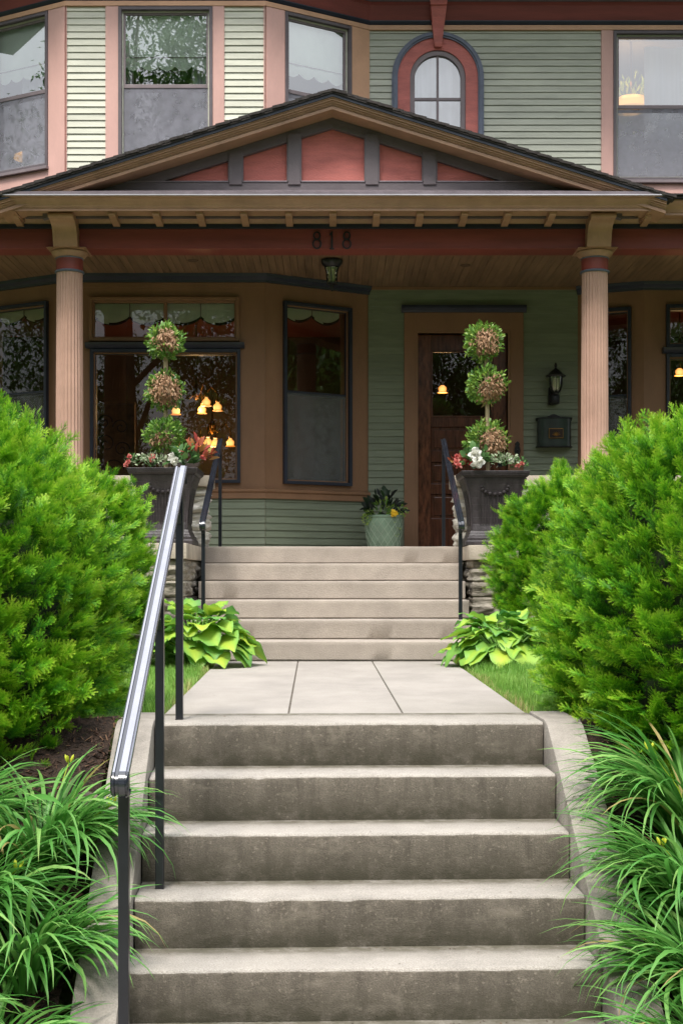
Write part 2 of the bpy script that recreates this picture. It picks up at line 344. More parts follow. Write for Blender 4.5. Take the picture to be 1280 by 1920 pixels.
def inst(name, tv, tf, Rm, T, S, mat, parent=None, origin=None, ti=None, tt=None, label=None, smooth=False):
    """one mesh of N transformed copies of a small template (leaves, needles, blades)"""
    tv = np.asarray(tv, float); tf = np.asarray(tf, int); N = len(T)
    V = np.einsum('nij,vj->nvi', Rm * np.asarray(S).reshape(-1, 1, 1), tv) + np.asarray(T)[:, None, :]
    nv = len(tv); F = (tf[None] + (np.arange(N) * nv)[:, None, None]).reshape(-1, tf.shape[1])
    return rawmesh(name, V.reshape(-1, 3), F, ((np.asarray(ti)[:, None] if ti is not None else 0) + (np.asarray(tt)[None] if tt is not None else np.zeros(nv)[None]) + np.zeros((N, nv))).ravel(), mat, parent, origin, label, smooth)
def rawmesh(name, V, F, tint, mat, parent=None, origin=None, label=None, smooth=False):
    me = bpy.data.meshes.new(name); k = F.shape[1]
    me.vertices.add(len(V)); me.vertices.foreach_set('co', V.astype('f').ravel())
    me.loops.add(F.size); me.loops.foreach_set('vertex_index', F.astype('i').ravel())
    me.polygons.add(len(F)); me.polygons.foreach_set('loop_start', np.arange(len(F), dtype='i') * k)
    me.update(calc_edges=True)
    at = me.attributes.new('tint', 'FLOAT', 'POINT'); at.data.foreach_set('value', np.clip(tint, 0, 1).astype('f'))
    return link(name, me, mat, parent, origin, label, smooth)
def frames(d, up=None, roll=None):
    """rotation matrices whose Y column follows d and Z column leans to up"""
    d = np.asarray(d, float); d = d / np.linalg.norm(d, axis=1, keepdims=True)
    if up is None: up = np.tile([0, 0, 1.], (len(d), 1))
    x = np.cross(d, up); ln = np.linalg.norm(x, axis=1, keepdims=True); x = np.where(ln < 1e-4, [[1., 0, 0]], x / np.maximum(ln, 1e-6))
    z = np.cross(x, d)
    if roll is not None:
        c, s = np.cos(roll)[:, None], np.sin(roll)[:, None]; x, z = x * c + z * s, z * c - x * s
    return np.stack([x, d, z], axis=2)
def randdir(n):
    v = rng.normal(size=(n, 3)); return v / np.linalg.norm(v, axis=1, keepdims=True)
def at(px, py, D): return Vector(((px - VX) / FP * D, D, E - (py - VY) / FP * D))
def zz(py, D): return E - (py - VY) / FP * D
# wall frame
class Fr:
    def __init__(s, A, B):
        s.A = Vector((A[0], A[1], 0)); s.B = Vector((B[0], B[1], 0)); s.U = (s.B - s.A).normalized(); s.L = (s.B - s.A).length
        s.N = Vector((s.U.y, -s.U.x, 0))
    def P(s, u, d, z): q = s.A + s.U * u + s.N * d; return (q.x, q.y, z)
    def u(s, px):
        k = (px - VX) / FP   # x = k*y
        return (k * s.A.y - s.A.x) / (s.U.x - k * s.U.y)
def fbox(mb, F, u0, u1, d0, d1, z0, z1, mi=0, tint=.5):
    mb.hexa([F.P(u0, d0, z0), F.P(u1, d0, z0), F.P(u1, d1, z0), F.P(u0, d1, z0), F.P(u0, d0, z1), F.P(u1, d0, z1), F.P(u1, d1, z1), F.P(u0, d1, z1)], mi, tint)
def ring(mb, F, u0, u1, z0, z1, w, d0, d1, mi=0, wb=None, wt=None):
    wb = w if wb is None else wb; wt = w if wt is None else wt
    fbox(mb, F, u0, u0 + w, d0, d1, z0, z1, mi); fbox(mb, F, u1 - w, u1, d0, d1, z0, z1, mi)
    fbox(mb, F, u0 + w, u1 - w, d0, d1, z0, z0 + wb, mi); fbox(mb, F, u0 + w, u1 - w, d0, d1, z1 - wt, z1, mi)
def slab(mb, F, u0, u1, z0, z1, ops, th=.14, mi=0, d=0):
    us = sorted({u0, u1, *[o[0] for o in ops], *[o[1] for o in ops]}); zs = sorted({z0, z1, *[o[2] for o in ops], *[o[3] for o in ops]})
    us = [u for u in us if u0 <= u <= u1]; zs = [z for z in zs if z0 <= z <= z1]
    hole = lambda a, b: any(o[0] < a < o[1] and o[2] < b < o[3] for o in ops)
    for i in range(len(us) - 1):
        for j in range(len(zs) - 1):
            if not hole((us[i] + us[i + 1]) / 2, (zs[j] + zs[j + 1]) / 2): 
                fbox(mb, F, us[i], us[i + 1], d - th, d, zs[j], zs[j + 1], mi)
def siding(mb, F, u0, u1, z0, z1, ops=(), e=.0727, cut=None, mi=0):
    k = 0; z = z0
    while z < z1 - .01:
        zt = min(z + e, z1); zm = (z + zt) / 2; segs = [(u0, u1)]
        for o in list(ops) + ([cut(zm)] if cut and cut(zm) else []):
            if len(o) == 2 or (o[2] < zm < o[3]):
                ns = []
                for a, b in segs:
                    if o[0] > a: ns.append((a, min(b, o[0])))
                    if o[1] < b: ns.append((max(a, o[1]), b))
                segs = [q for q in ns if q[1] - q[0] > .004]
        tn = random.random()
        for a, b in segs:
            # butt joints break long courses into boards
            cuts = [a]
            if b - a > 1.4: cuts.append(a + (b - a) * random.uniform(.25, .75))
            cuts.append(b)
            for q in range(len(cuts) - 1):
                a1, b1 = cuts[q] + (.001 if q else 0), cuts[q + 1]; t2 = min(1, max(0, tn * .6 + random.random() * .4)); dd = random.uniform(-.0015, .0015)
                j0 = random.uniform(-.0012, .0012); j1 = random.uniform(-.0012, .0012)
                v = [F.P(a1, .019 + dd, z + j0), F.P(b1, .019 + dd, z + j1), F.P(b1, .006, zt), F.P(a1, .006, zt), F.P(a1, .004, z + j0), F.P(b1, .004, z + j1)]
                mb.add(v, [(0, 1, 2, 3), (4, 5, 1, 0), (0, 3, 4), (1, 5, 2)], mi, t2)
        z = zt; k += 1
# =====================================================================
# SETTING: ground, walk, pavement, street
# =====================================================================
TH = R_(2.0)
SX, SY = 0.085, 6.48         # top nosing of the garden steps (centre), rotation TH
TR, RS = 0.30, 0.203         # tread, riser
def S(x, y, z): return (SX + x * math.cos(TH) - y * math.sin(TH), SY + x * math.sin(TH) + y * math.cos(TH), z)
def gz(x, y):
    """ground height"""
    s = y - 6.55 - (x - SX) * .035
    if s >= 0: z = -.02
    else: z = max(-1.24, -.03 + s * .69)
    if y > 6.3 and abs(x) > 1.3: z += .02 * math.sin(x * 3 + y)
    return z
def grid(name, xs, ys, fz, mat, kind='structure', **k):
    X, Y = np.meshgrid(xs, ys); V = np.stack([X.ravel(), Y.ravel(), np.array([fz(a, b) for a, b in zip(X.ravel(), Y.ravel())])], 1)
    nx = len(xs); F = np.array([(j * nx + i, j * nx + i + 1, (j + 1) * nx + i + 1, (j + 1) * nx + i) for j in range(len(ys) - 1) for i in range(nx - 1)])
    o = rawmesh(name, V, F, np.full(len(V), .5), mat, smooth=True); return setp(o, kind=kind, **k)
xs = list(np.linspace(-60, -4, 15)) + list(np.linspace(-3.7, -1.35, 10)) + [-1.1, -.99, -.93, 0, 1.02, 1.10, 1.2] + list(np.linspace(1.4, 3.7, 10)) + list(np.linspace(4, 60, 15))
ys = list(np.linspace(-60, 3.8, 22)) + list(np.linspace(4.2, 7.4, 17)) + list(np.linspace(7.8, 11.4, 8)) + list(np.linspace(13, 70, 14))
def gfun(x, y):
    z = gz(x, y)
    if y < -1.5: z = -1.24
    if -1.02 < x < 1.15 and 4.5 < y < 7.2: z -= .45
    elif -1.02 < x < 1.15 and 7.2 <= y < 11.6: z -= .10
    return z
o = grid('lawn_ground', xs, ys, gfun, M['turf'])
# planting beds beside the garden steps (mulch sheets draped over the slope)
for nm, xa, xb in (('mulch_bed', -3.2, -1.02), ('mulch_bed', 1.175, 3.4)):
    def bf(x, y):
        return gz(x, y) + .03 + .02 * mnoise.noise(Vector((x * 9, y * 9, 0))) + .008 * mnoise.noise(Vector((x * 40, y * 40, 3)))
    grid(nm, list(np.linspace(xa, xb, 70)), list(np.linspace(3.9, 6.62, 90)), bf, M['mulch'])
# public pavement and street behind the camera
mb = MB()
for i in range(-6, 7): mb.box(i * 1.5 + .005, i * 1.5 + 1.495, 1.6, 4.96, -1.35, -1.221)
setp(mb.build('pavement', M['concw'], bevel=.006), kind='structure')
mb = MB(); mb.box(-60, 60, -13, -4, -1.45, -1.36); setp(mb.build('street', M['asphalt']), kind='structure')
mb = MB(); mb.box(-60, 60, -3.99, -3.84, -1.5, -1.2); mb.box(-60, 60, -13.16, -13.01, -1.5, -1.2); setp(mb.build('kerb', M['concw']), kind='structure')

# walkway slabs with open joints
mb = MB()
nearL, nearR = S(-.905, .425, 0), S(.905, .425, 0)
def lerp(a, b, t): return (a[0] + (b[0] - a[0]) * t, a[1] + (b[1] - a[1]) * t)
farL, farR = (-.93, 11.28), (.985, 11.28)
def wk(ta, tb, sa, sb):
    g = .0045
    def Q(t, s_): a = lerp(nearL, farL, s_); b = lerp(nearR, farR, s_); return lerp(a, b, t)
    q = [Q(ta, sa), Q(tb, sa), Q(tb, sb), Q(ta, sb)]
    q = [(q[0][0] + g, q[0][1] + g), (q[1][0] - g, q[1][1] + g), (q[2][0] - g, q[2][1] - g), (q[3][0] + g, q[3][1] - g)]
    mb.hexa([(x, y, -.12) for x, y in q] + [(x, y, 0) for x, y in q])
for ta, tb in ((0, .342), (.342, .657), (.657, 1)):
    for sa, sb in ((0, .965), (.965, 1)): wk(ta, tb, sa, sb)
mb2 = MB(); mb2.hexa([(*nearL[:2], -.14), (*nearR[:2], -.14), (*farR, -.14), (*farL, -.14), (*nearL[:2], -.006), (*nearR[:2], -.006), (*farR, -.006), (*farL, -.006)], 1)
mb.add(mb2.v, mb2.f, 1)
setp(mb.build('walkway', [M['concw'], M['joint']], bevel=.004), kind='structure')

# =====================================================================
# GARDEN STEPS (foreground)
# =====================================================================
st = thing('garden_steps', S(0, 0, 0), 'foreground flight of worn concrete garden steps between sloping side walls', 'steps')
OFF[st] = Vector(S(0, 0, 0))
def slp(mb):   # stair-local to world
    mb.v = [S(*v) for v in mb.v]
for k in range(6):
    mb = MB(); dep = .42 if k == 0 else TR
    y0 = -k * TR; zt = -k * RS; zb = -(k + 1) * RS - (.0 if k < 5 else .1)
    # rounded nosing profile; front face gets the grimy material
    r = .019; N = 170
    xsn = np.linspace(-.905, .905, N)
    prof = [(y0 + .006, zb - .02), (y0 + .006, zb + .03), (y0 + .004, zt - r - .045), (y0, zt - r)] + [(y0 + r - r * math.cos(a), zt - r + r * math.sin(a)) for a in (.4, .8, 1.2)] + [(y0 + r, zt), (y0 + .12, zt), (y0 + dep - .10, zt), (y0 + dep - .05, zt + .001), (y0 + dep + .003, zt + .003), (y0 + dep + .003, zb - .02)]
    vs = []; n = len(prof)
    for x in xsn:
        for j, (py, pz) in enumerate(prof):
            wob = mnoise.noise(Vector((x * 3.1, k * 7.3, j * .05))) * .004 + mnoise.noise(Vector((x * 22, k * 3.3, j * .4))) * .0035
            ch = max(0, mnoise.noise(Vector((x * 8.3 + k * 5, k * 13.1, 2))) - .38) * .05 if 3 <= j <= 7 else 0
            vs.append((x, py + (wob if j < 9 else 0) + ch, pz + (wob * .6 if 3 <= j <= 9 else 0) - ch * .7))
    fs = []; ms = []
    for i in range(N - 1):
        for j in range(n):
            jj = (j + 1) % n; fs.append((i * n + j, i * n + jj, (i + 1) * n + jj, (i + 1) * n + j)); ms.append(1 if j < 4 else 0)
    for f, m_ in zip(fs, ms): pass
    mb.v = vs; mb.f = [list(f) for f in fs] + [list(range(n))[::-1], [(N - 1) * n + j for j in range(n)]]; mb.m = ms + [0, 0]; mb.t = [.5] * len(mb.f)
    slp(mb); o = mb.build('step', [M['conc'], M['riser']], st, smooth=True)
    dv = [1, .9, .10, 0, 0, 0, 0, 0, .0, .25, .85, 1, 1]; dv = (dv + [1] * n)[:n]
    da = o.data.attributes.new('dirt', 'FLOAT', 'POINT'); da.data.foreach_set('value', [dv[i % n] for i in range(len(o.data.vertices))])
for sx in (-1, 1):
    mb = MB(); xi, xo = .912, 1.085
    prof = [(.42, -.1), (.42, .012), (.02, .012), (-.06, -.008), (-.3, -.155)] + [(-1.8, -.155 - .203 * 5)] + [(-1.8, -1.30), (-1.8, -1.45), (.3, -1.45), (.42, -.9)]
    x0, x1 = (xi, xo) if sx > 0 else (-xo, -xi)
    mb.prism(prof, 'x', x0, x1); slp(mb); mb.build('side_wall', M['cheek'], st, bevel=.012, smooth=True)

# =====================================================================
# HOUSE
# =====================================================================
H = thing('house', (0, 15.45, 0), 'large Victorian house with green clapboard, salmon trim and a gabled columned porch', 'house')
ZF = .975; ZC = E + 3.245; ZL = E + .945; ZS = 6.775
DW, DB, DR = 15.45, 14.80, 15.19
bx = lambda px, D: (px - VX) / FP * D
XL0, XL1, XL2, XL3 = -4.02, bx(125, DB), bx(497, DB), bx(690, DW)
XR0, XR1 = bx(1082, DW), bx(1206, DR)
F_FL = Fr((-6.2, DW), (XL0, DW)); F_SL = Fr((XL0, DW), (XL1, DB)); F_F = Fr((XL1, DB), (XL2, DB)); F_SR = Fr((XL2, DB), (XL3, DW))
F_W = Fr((XL3, DW), (XR0, DW)); F_RS = Fr((XR0, DW), (XR1, DR)); F_RF = Fr((XR1, DR), (6.2, DR)); F_UW = Fr((XL3, DW), (6.2, DW))

# ---- lower windows: (frame, u0,u1,z0,z1)
wz0, wz1 = E + 1.02, E + 2.985
u_a, u_b = F_SR.u(530), F_SR.u(657)
ulA, ulB = F_SL.L - u_b, F_SL.L - u_a
lowA = dict(F=F_SR, u0=u_a, u1=u_b); lowB = dict(F=F_SL, u0=ulA, u1=F_SL.u(92))
main = dict(u0=F_F.u(170), u1=F_F.u(451), z0=E + 1.02, z1=E + 2.448)
tran = dict(u0=F_F.u(168), u1=F_F.u(449), z0=E + 2.53, z1=E + 3.0)
rs = dict(u0=F_RS.u(1183) - .47, u1=F_RS.u(1183))
rf = dict(u0=F_RF.u(1247), u1=F_RF.u(1247) + 1.6)
ins = lambda a, b, c, d, q=.05: (a + q, b - q, c + q, d - q)
dU0, dU1, dZ1 = F_W.u(783), F_W.u(951), E + (VY - 625) * DW / FP
TZ0 = ZF - .8
W = MB()
slab(W, F_FL, 0, F_FL.L, TZ0, 7.8, [])
slab(W, F_SL, 0, F_SL.L, TZ0, 4.35, [ins(lowB['u0'], lowB['u1'], wz0, wz1)])
slab(W, F_F, 0, F_F.L, TZ0, 4.35, [ins(main['u0'], main['u1'], main['z0'], main['z1']), ins(tran['u0'], tran['u1'], tran['z0'], tran['z1'])])
slab(W, F_SR, 0, F_SR.L, TZ0, 4.35, [ins(u_a, u_b, wz0, wz1)])
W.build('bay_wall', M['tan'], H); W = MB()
slab(W, F_RS, 0, F_RS.L, TZ0, 4.35, [ins(rs['u0'], rs['u1'], wz0, wz1)])
slab(W, F_RF, 0, F_RF.L, TZ0, 4.35, [ins(rf['u0'], rf['u1'], wz0, E + 2.46), ins(rf['u0'], rf['u1'], E + 2.53, E + 3.0)])
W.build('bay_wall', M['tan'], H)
W = MB(); slab(W, F_W, .0, F_W.L, TZ0, 4.35, [(dU0, dU1, ZF - .02, dZ1)]); W.build('entry_wall', M['sageshade'], H)
# upper walls
uz0, uz1 = 5.10, 6.765
uF = dict(u0=F_F.u(223), u1=F_F.u(399)); uSR = dict(u0=F_SR.u(532), u1=F_SR.u(656)); uSL = dict(u0=F_SL.L - uSR['u1'], u1=F_SL.u(94))
uR = dict(u0=F_UW.u(1148), u1=F_UW.u(1148) + 1.55)
ac = F_UW.u(820); asz = E + (VY - 147.5) * DW / FP; PX = DW / FP   # arched window centre, spring line, metres per photo pixel
W = MB()
slab(W, F_SL, 0, F_SL.L, 4.35, 7.8, [ins(uSL['u0'], uSL['u1'], uz0, uz1)])
slab(W, F_F, 0, F_F.L, 4.35, 7.8, [ins(uF['u0'], uF['u1'], uz0, uz1)])
slab(W, F_SR, 0, F_SR.L, 4.35, 7.8, [ins(uSR['u0'], uSR['u1'], uz0, uz1)])
W.build('upper_bay_wall', M['cream'], H)
W = MB(); slab(W, F_UW, .0, F_UW.L, 4.35, 7.8, [ins(uR['u0'], uR['u1'], uz0, uz1), (ac - .30, ac + .30, 5.1, asz + 46 * PX)]); W.build('upper_wall', M['sage'], H)
# rest of the body, rooms
W = MB(); W.box(-6.2, -6.06, DW, 24, TZ0, 7.8); W.box(6.06, 6.2, DW - .2, 24, TZ0, 7.8); W.box(-6.2, 6.2, 24, 24.14, TZ0, 7.8); W.build('side_wall', M['sage'], H)
baypoly = lambda o: [(-6.05, 19.2), (-6.05, DW - o), (XL0, DW - o), (XL1, DB + .02), (XL2, DB + .02), (XL3, DW - o), (6.05, DW - o), (6.05, 19.2)]
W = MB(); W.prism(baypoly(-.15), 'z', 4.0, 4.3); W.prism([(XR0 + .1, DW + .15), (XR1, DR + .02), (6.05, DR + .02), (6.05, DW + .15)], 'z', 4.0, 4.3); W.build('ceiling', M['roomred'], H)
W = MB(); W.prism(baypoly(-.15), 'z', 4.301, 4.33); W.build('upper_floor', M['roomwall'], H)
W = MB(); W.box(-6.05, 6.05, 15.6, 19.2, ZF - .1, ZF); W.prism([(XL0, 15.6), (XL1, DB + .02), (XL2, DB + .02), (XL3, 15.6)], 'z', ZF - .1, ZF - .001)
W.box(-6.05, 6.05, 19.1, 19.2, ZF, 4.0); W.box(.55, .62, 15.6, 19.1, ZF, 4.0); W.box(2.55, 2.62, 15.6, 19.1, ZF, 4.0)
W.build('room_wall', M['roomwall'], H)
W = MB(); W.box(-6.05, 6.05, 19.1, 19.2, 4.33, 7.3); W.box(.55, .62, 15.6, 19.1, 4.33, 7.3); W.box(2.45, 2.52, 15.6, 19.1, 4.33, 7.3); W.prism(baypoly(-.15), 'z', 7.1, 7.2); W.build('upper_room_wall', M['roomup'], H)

# ---- siding
e = .0727
uo = .0
W = MB()
for ua_, ub_ in ((F_F.u(126.5), F_F.u(199)), (F_F.u(421), F_F.u(494.5))):
    W = MB(); siding(W, F_F, ua_, ub_, 4.4, ZS); W.build('upper_bay_siding', M['cream'], H, fix=False)
def archcut(z):
    if z < asz: return (ac - 81 * PX, ac + 81 * PX)
    h = z - asz; r = 81 * PX
    if h >= r: return None
    q = math.sqrt(r * r - h * h); return (ac - q, ac + q)
W = MB(); siding(W, F_UW, 0, F_UW.L, 4.2, ZS, [(F_UW.u(1125.5), F_UW.L + 1, 4, 7)], cut=archcut); W.build('upper_siding', M['sage'], H, fix=False)
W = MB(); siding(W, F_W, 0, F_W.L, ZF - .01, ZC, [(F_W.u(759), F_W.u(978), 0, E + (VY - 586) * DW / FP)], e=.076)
W.build('entry_siding', M['sageshade'], H, fix=False)
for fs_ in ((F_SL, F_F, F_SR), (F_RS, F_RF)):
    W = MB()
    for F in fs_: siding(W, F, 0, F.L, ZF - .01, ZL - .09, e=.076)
    W.build('bay_skirt_siding', M['sageshade'], H, fix=False)
# bay base trim boards (sill band)
poly_bay = [(XL0 - .6, DW), (XL0, DW), (XL1, DB), (XL2, DB), (XL3, DW)]; poly_r = [(XR0, DW), (XR1, DR), (6.2, DR)]
for pl in (poly_bay[1:], poly_r):
    W = MB(); W.sweep([(x, y, ZL - .09) for x, y in pl], [(0.0, 0), (.035, .0), (.035, .06), (.055, .075), (.055, .1), (0.0, .115)])
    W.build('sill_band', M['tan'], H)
# crown moulding at the porch ceiling
for pl in (poly_bay, poly_r):
    W = MB(); p = [(x, y, ZC - .085) for x, y in pl]
    W.sweep(p, [(0.0, 0), (.03, 0), (.035, .02), (.05, .035), (.075, .055), (.085, .084), (0, .084)])
    W.build('crown_moulding', M['navy'], H)
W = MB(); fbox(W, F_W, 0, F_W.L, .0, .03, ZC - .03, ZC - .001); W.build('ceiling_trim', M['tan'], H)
# thin vertical joint boards on the bay front
W = MB()
for F, us in ((F_F, [(0, .012)]), (F_SR, [(.0, .01)])):
    for a, b in us: fbox(W, F, a, b, 0, .006, ZL, ZC - .09)
for F in (F_F,):
    fbox(W, F, 0, F.L, 0, .008, ZC - .14, ZC - .086)
W.build('batten', M['tan'], H)

# ---- upper trim
for F, a, b in ((F_F, F_F.u(199), F_F.u(223)), (F_F, F_F.u(399), F_F.u(421)), (F_SL, 0, uSL['u0']), (F_UW, F_UW.u(1125.5), uR['u0']), (F_UW, uR['u1'], uR['u1'] + .16)):
    W = MB(); fbox(W, F, a, b, .0, .03, 4.4, ZS); W.build('window_trim', M['pink'], H, bevel=.003)
for Fa, a0, a1, Fb, b0, b1 in ((F_SL, uSL['u1'], F_SL.L - .002, F_F, 0.002, F_F.u(126.5)), (F_F, F_F.u(494.5), F_F.L - .002, F_SR, 0.002, uSR['u0'])):
    W = MB(); fbox(W, Fa, a0, a1, .0, .03, 4.4, ZS); fbox(W, Fb, b0, b1, .0, .03, 4.4, ZS); W.build('corner_board', M['pink'], H, bevel=.003)
for F, q in ((F_F, uF), (F_SL, uSL), (F_SR, uSR), (F_UW, uR)):
    W = MB(); fbox(W, F, q['u0'] + .002, q['u1'] - .002, .0, .029, 4.4, uz0 - .035); W.build('window_apron', M['pink'], H, bevel=.003)
W = MB(); fbox(W, F_SR, uSR['u1'], F_SR.L, .0, .03, 4.4, ZS); W.build('corner_board', M['peach'], H, bevel=.003, label='peach corner board at the right end of the upper bay')
up = [(-6.2, DW), (XL0, DW), (XL1, DB), (XL2, DB), (XL3, DW), (6.2, DW)]
W = MB(); W.sweep([(x, y, ZS) for x, y in up], [(0, 0), (.038, 0), (.038, .05), (0, .05)]); W.build('trim_band', M['peach'], H)
W = MB(); W.sweep([(x, y, ZS + .05) for x, y in up], [(0, 0), (.03, 0), (.045, .012), (.06, .035), (.06, .045), (0, .045)]); W.build('dark_moulding', M['navy'], H)
W = MB(); W.sweep([(x, y, ZS + .095) for x, y in up], [(0, 0), (.03, 0), (.045, .05), (.075, .16), (.10, .19), (0, .19)]); W.build('frieze', M['redb'], H)
W = MB(); W.sweep([(x, y, ZS + .287) for x, y in up], [(0, 0), (.11, 0), (.13, .03), (.13, .06), (.03, .10), (.03, .43), (0, .43)]); W.build('eave_moulding', M['slate'], H)
W = MB(); W.sweep([(x, y, ZS + .72) for x, y in up], [(0, 0), (.42, 0.0), (.44, .02), (.48, .1), (.48, .16), (0, .2)]); W.build('eave', M['slate'], H)
W = MB(); W.add([(-6.8, 14.0, 7.7), (6.8, 14.0, 7.7), (6.8, 24.8, 7.7), (-6.8, 24.8, 7.7), (-2.5, 18.5, 10.2), (2.5, 18.5, 10.2), (2.5, 20.5, 10.2), (-2.5, 20.5, 10.2)],
      [(3, 2, 1, 0), (0, 1, 5, 4), (1, 2, 6, 5), (2, 3, 7, 6), (3, 0, 4, 7), (4, 5, 6, 7)]); W.build('roof', M['shingle'], H)

# ---- window builder
def window(F, u0, u1, z0, z1, frame, sash, glass, name='window', rail=None, fw=.035, sw=.035, screen=None, mull=None, proud=.045, head=None, sillm=None, rec=-.05, hmat=None):
    mb = MB(); ring(mb, F, u0, u1, z0, z1, fw, -.06, proud)
    wn = mb.build(name, M[frame], H, bevel=.004)
    a, b, c, d = u0 + fw, u1 - fw, z0 + fw, z1 - fw
    mb = MB()
    if rail:
        ring(mb, F, a, b, rail, d, sw, -.045, -.012, wb=sw * 1.1)
        ring(mb, F, a, b, c, rail, sw, -.075, -.046, wb=sw * 1.3, wt=sw * .9)
    else:
        ring(mb, F, a, b, c, d, sw, -.045, -.01)
        if mull:
            fbox(mb, F, mull - .018, mull + .018, -.044, -.008, c + sw, d - sw)
    mb.build('sash', M[sash], wn, bevel=.003)
    def pane(p, q, r, s, dd):
        m2 = MB(); m2.add([F.P(p, dd, r), F.P(q, dd, r), F.P(q, dd, s), F.P(p, dd, s)], [(0, 1, 2, 3)]); m2.build('pane', M[glass], wn, fix=False)
    if rail:
        pane(a + sw, b - sw, rail + sw, d - sw, -.028); pane(a + sw, b - sw, c + sw, rail - sw * .9, -.06)
        if screen:
            m2 = MB(); m2.add([F.P(a, -.02, c), F.P(b, -.02, c), F.P(b, -.02, rail + .01), F.P(a, -.02, rail + .01)], [(0, 1, 2, 3)]); m2.build('screen', M[screen], wn, fix=False)
            m2 = MB(); ring(m2, F, a + .001, b - .001, c + .001, rail + .012, .014, -.026, -.013); m2.build('screen_frame', M[sash], wn)
    elif mull: pane(a + sw, mull - .018, c + sw, d - sw, -.028); pane(mull + .018, b - sw, c + sw, d - sw, -.028)
    else: pane(a + sw, b - sw, c + sw, d - sw, -.028)
    if head:
        m2 = MB(); l, h = head
        m2.sweep([F.P(u0 - .045, .046, z1 + .004), F.P(u1 + .045, .046, z1 + .004)], [(-.04, 0), (.0, 0), (.02, .01), (.045, .03), (.055, h - .004), (-.04, h)]); m2.build('head_moulding', M[hmat or frame], wn)
    if sillm:
        m2 = MB(); fbox(m2, F, u0 - .01, u1 + .01, -.05, proud + .03, z0 - .033, z0 - .001); m2.build('sill', M[sillm], wn, bevel=.004)
    return wn
urail = E + (VY - 164) * DB / FP
for F, q in ((F_F, uF), (F_SL, uSL), (F_SR, uSR)): window(F, q['u0'], q['u1'], uz0, uz1, 'slate', 'taupe', 'glassup', rail=urail, screen='screen', sillm='taupe')
window(F_UW, uR['u0'], uR['u1'], uz0, uz1, 'slate', 'taupe', 'glassup', rail=urail, screen='screen', sillm='taupe')
lrail = E + 2.01
window(F_SR, u_a, u_b, wz0, wz1, 'navy', 'navy', 'glasslo', rail=lrail, screen='screenlo', sw=.02)
window(F_SL, lowB['u0'], lowB['u1'], wz0, wz1, 'navy', 'navy', 'glasslo', rail=lrail, screen='screenlo', sw=.02)
window(F_F, main['u0'], main['u1'], main['z0'], main['z1'], 'navy', 'navy', 'glasslo', sw=.02, head=(0, .06))
window(F_F, tran['u0'], tran['u1'], tran['z0'], tran['z1'], 'tan', 'tan', 'glasslo', name='transom_window', sw=.02, mull=(F_F.u(307) + F_F.u(313)) / 2)
window(F_RS, rs['u0'], rs['u1'], wz0, wz1, 'navy', 'navy', 'glasslo', rail=lrail, screen='screenlo', sw=.02)
window(F_RF, rf['u0'], rf['u1'], wz0, E + 2.46, 'navy', 'navy', 'glasslo', sw=.02, head=(0, .06))
window(F_RF, rf['u0'], rf['u1'], E + 2.53, E + 3.0, 'navy', 'navy', 'glasslo', name='transom_window', sw=.02)

# ---- arched window
def arch(mb, F, uc, zs, zb, r0, r1, d0, d1, n=28, mi=0):
    def path(r): return [(uc - r, zb)] + [(uc - r * math.cos(math.pi * i / n), zs + r * math.sin(math.pi * i / n)) for i in range(n + 1)] + [(uc + r, zb)]
    a, b = path(r0), path(r1); k = len(a); vs = []
    for i in range(k): vs += [F.P(a[i][0], d0, a[i][1]), F.P(b[i][0], d0, b[i][1]), F.P(b[i][0], d1, b[i][1]), F.P(a[i][0], d1, a[i][1])]
    fs = []
    for i in range(k - 1):
        for j in range(4): fs.append((i * 4 + j, i * 4 + (j + 1) % 4, (i + 1) * 4 + (j + 1) % 4, (i + 1) * 4 + j))
    fs += [(0, 1, 2, 3), tuple((k - 1) * 4 + j for j in range(4))[::-1]]
    mb.add(vs, fs, mi)
abz = 5.05
mb = MB(); arch(mb, F_UW, ac, asz, abz, 52 * PX, 75 * PX, 0.0, .03); aw = mb.build('arched_window', M['red'], H, smooth=True)
mb = MB()
for r0, r1, d in ((75, 78, .05), (78, 81, .065), (81, 83, .055), (83, 86, .04)): arch(mb, F_UW, ac, asz, abz, r0 * PX + .0005, r1 * PX, 0.0, d)
mb.build('arch_moulding', M['bluegrey'], aw, smooth=True)
mb = MB(); arch(mb, F_UW, ac, asz, abz, 43 * PX, 52 * PX - .001, -.05, .012); mb.build('arched_sash', M['taupe'], aw, smooth=True)
mb = MB(); fbox(mb, F_UW, ac - .0125, ac + .0125, -.04, -.004, abz, asz + 43 * PX); zm = E + (VY - 185.5) * DW / FP
fbox(mb, F_UW, ac - 43 * PX, ac - .0127, -.038, -.006, zm - .015, zm + .015); fbox(mb, F_UW, ac + .0127, ac + 43 * PX, -.038, -.006, zm - .015, zm + .015)
mb.build('muntin', M['taupe'], aw)
mb = MB(); n = 24; pts = [F_UW.P(ac - 43 * PX, -.022, abz)] + [F_UW.P(ac - 43 * PX * math.cos(math.pi * i / n), -.022, asz + 43 * PX * math.sin(math.pi * i / n)) for i in range(n + 1)] + [F_UW.P(ac + 43 * PX, -.022, abz)]
mb.add(pts, [tuple(range(len(pts)))[::-1]]); mb.build('pane', M['glassup'], aw, fix=False)
mb = MB()
ztop = ZS + .23; zb_ = E + (VY - 92) * DW / FP
pr = [(.031, zb_), (.075, zb_), (.085, zb_ + .03), (.09, zb_ + .2), (.13, zb_ + .38), (.15, zb_ + .5), (.16, ztop), (.031, ztop)]
vs = []
for sgn in (-1, 1):
    for d, z in pr:
        hw = .04 + (z - zb_) / (ztop - zb_) * .05; vs.append(F_UW.P(ac + sgn * hw, d, z))
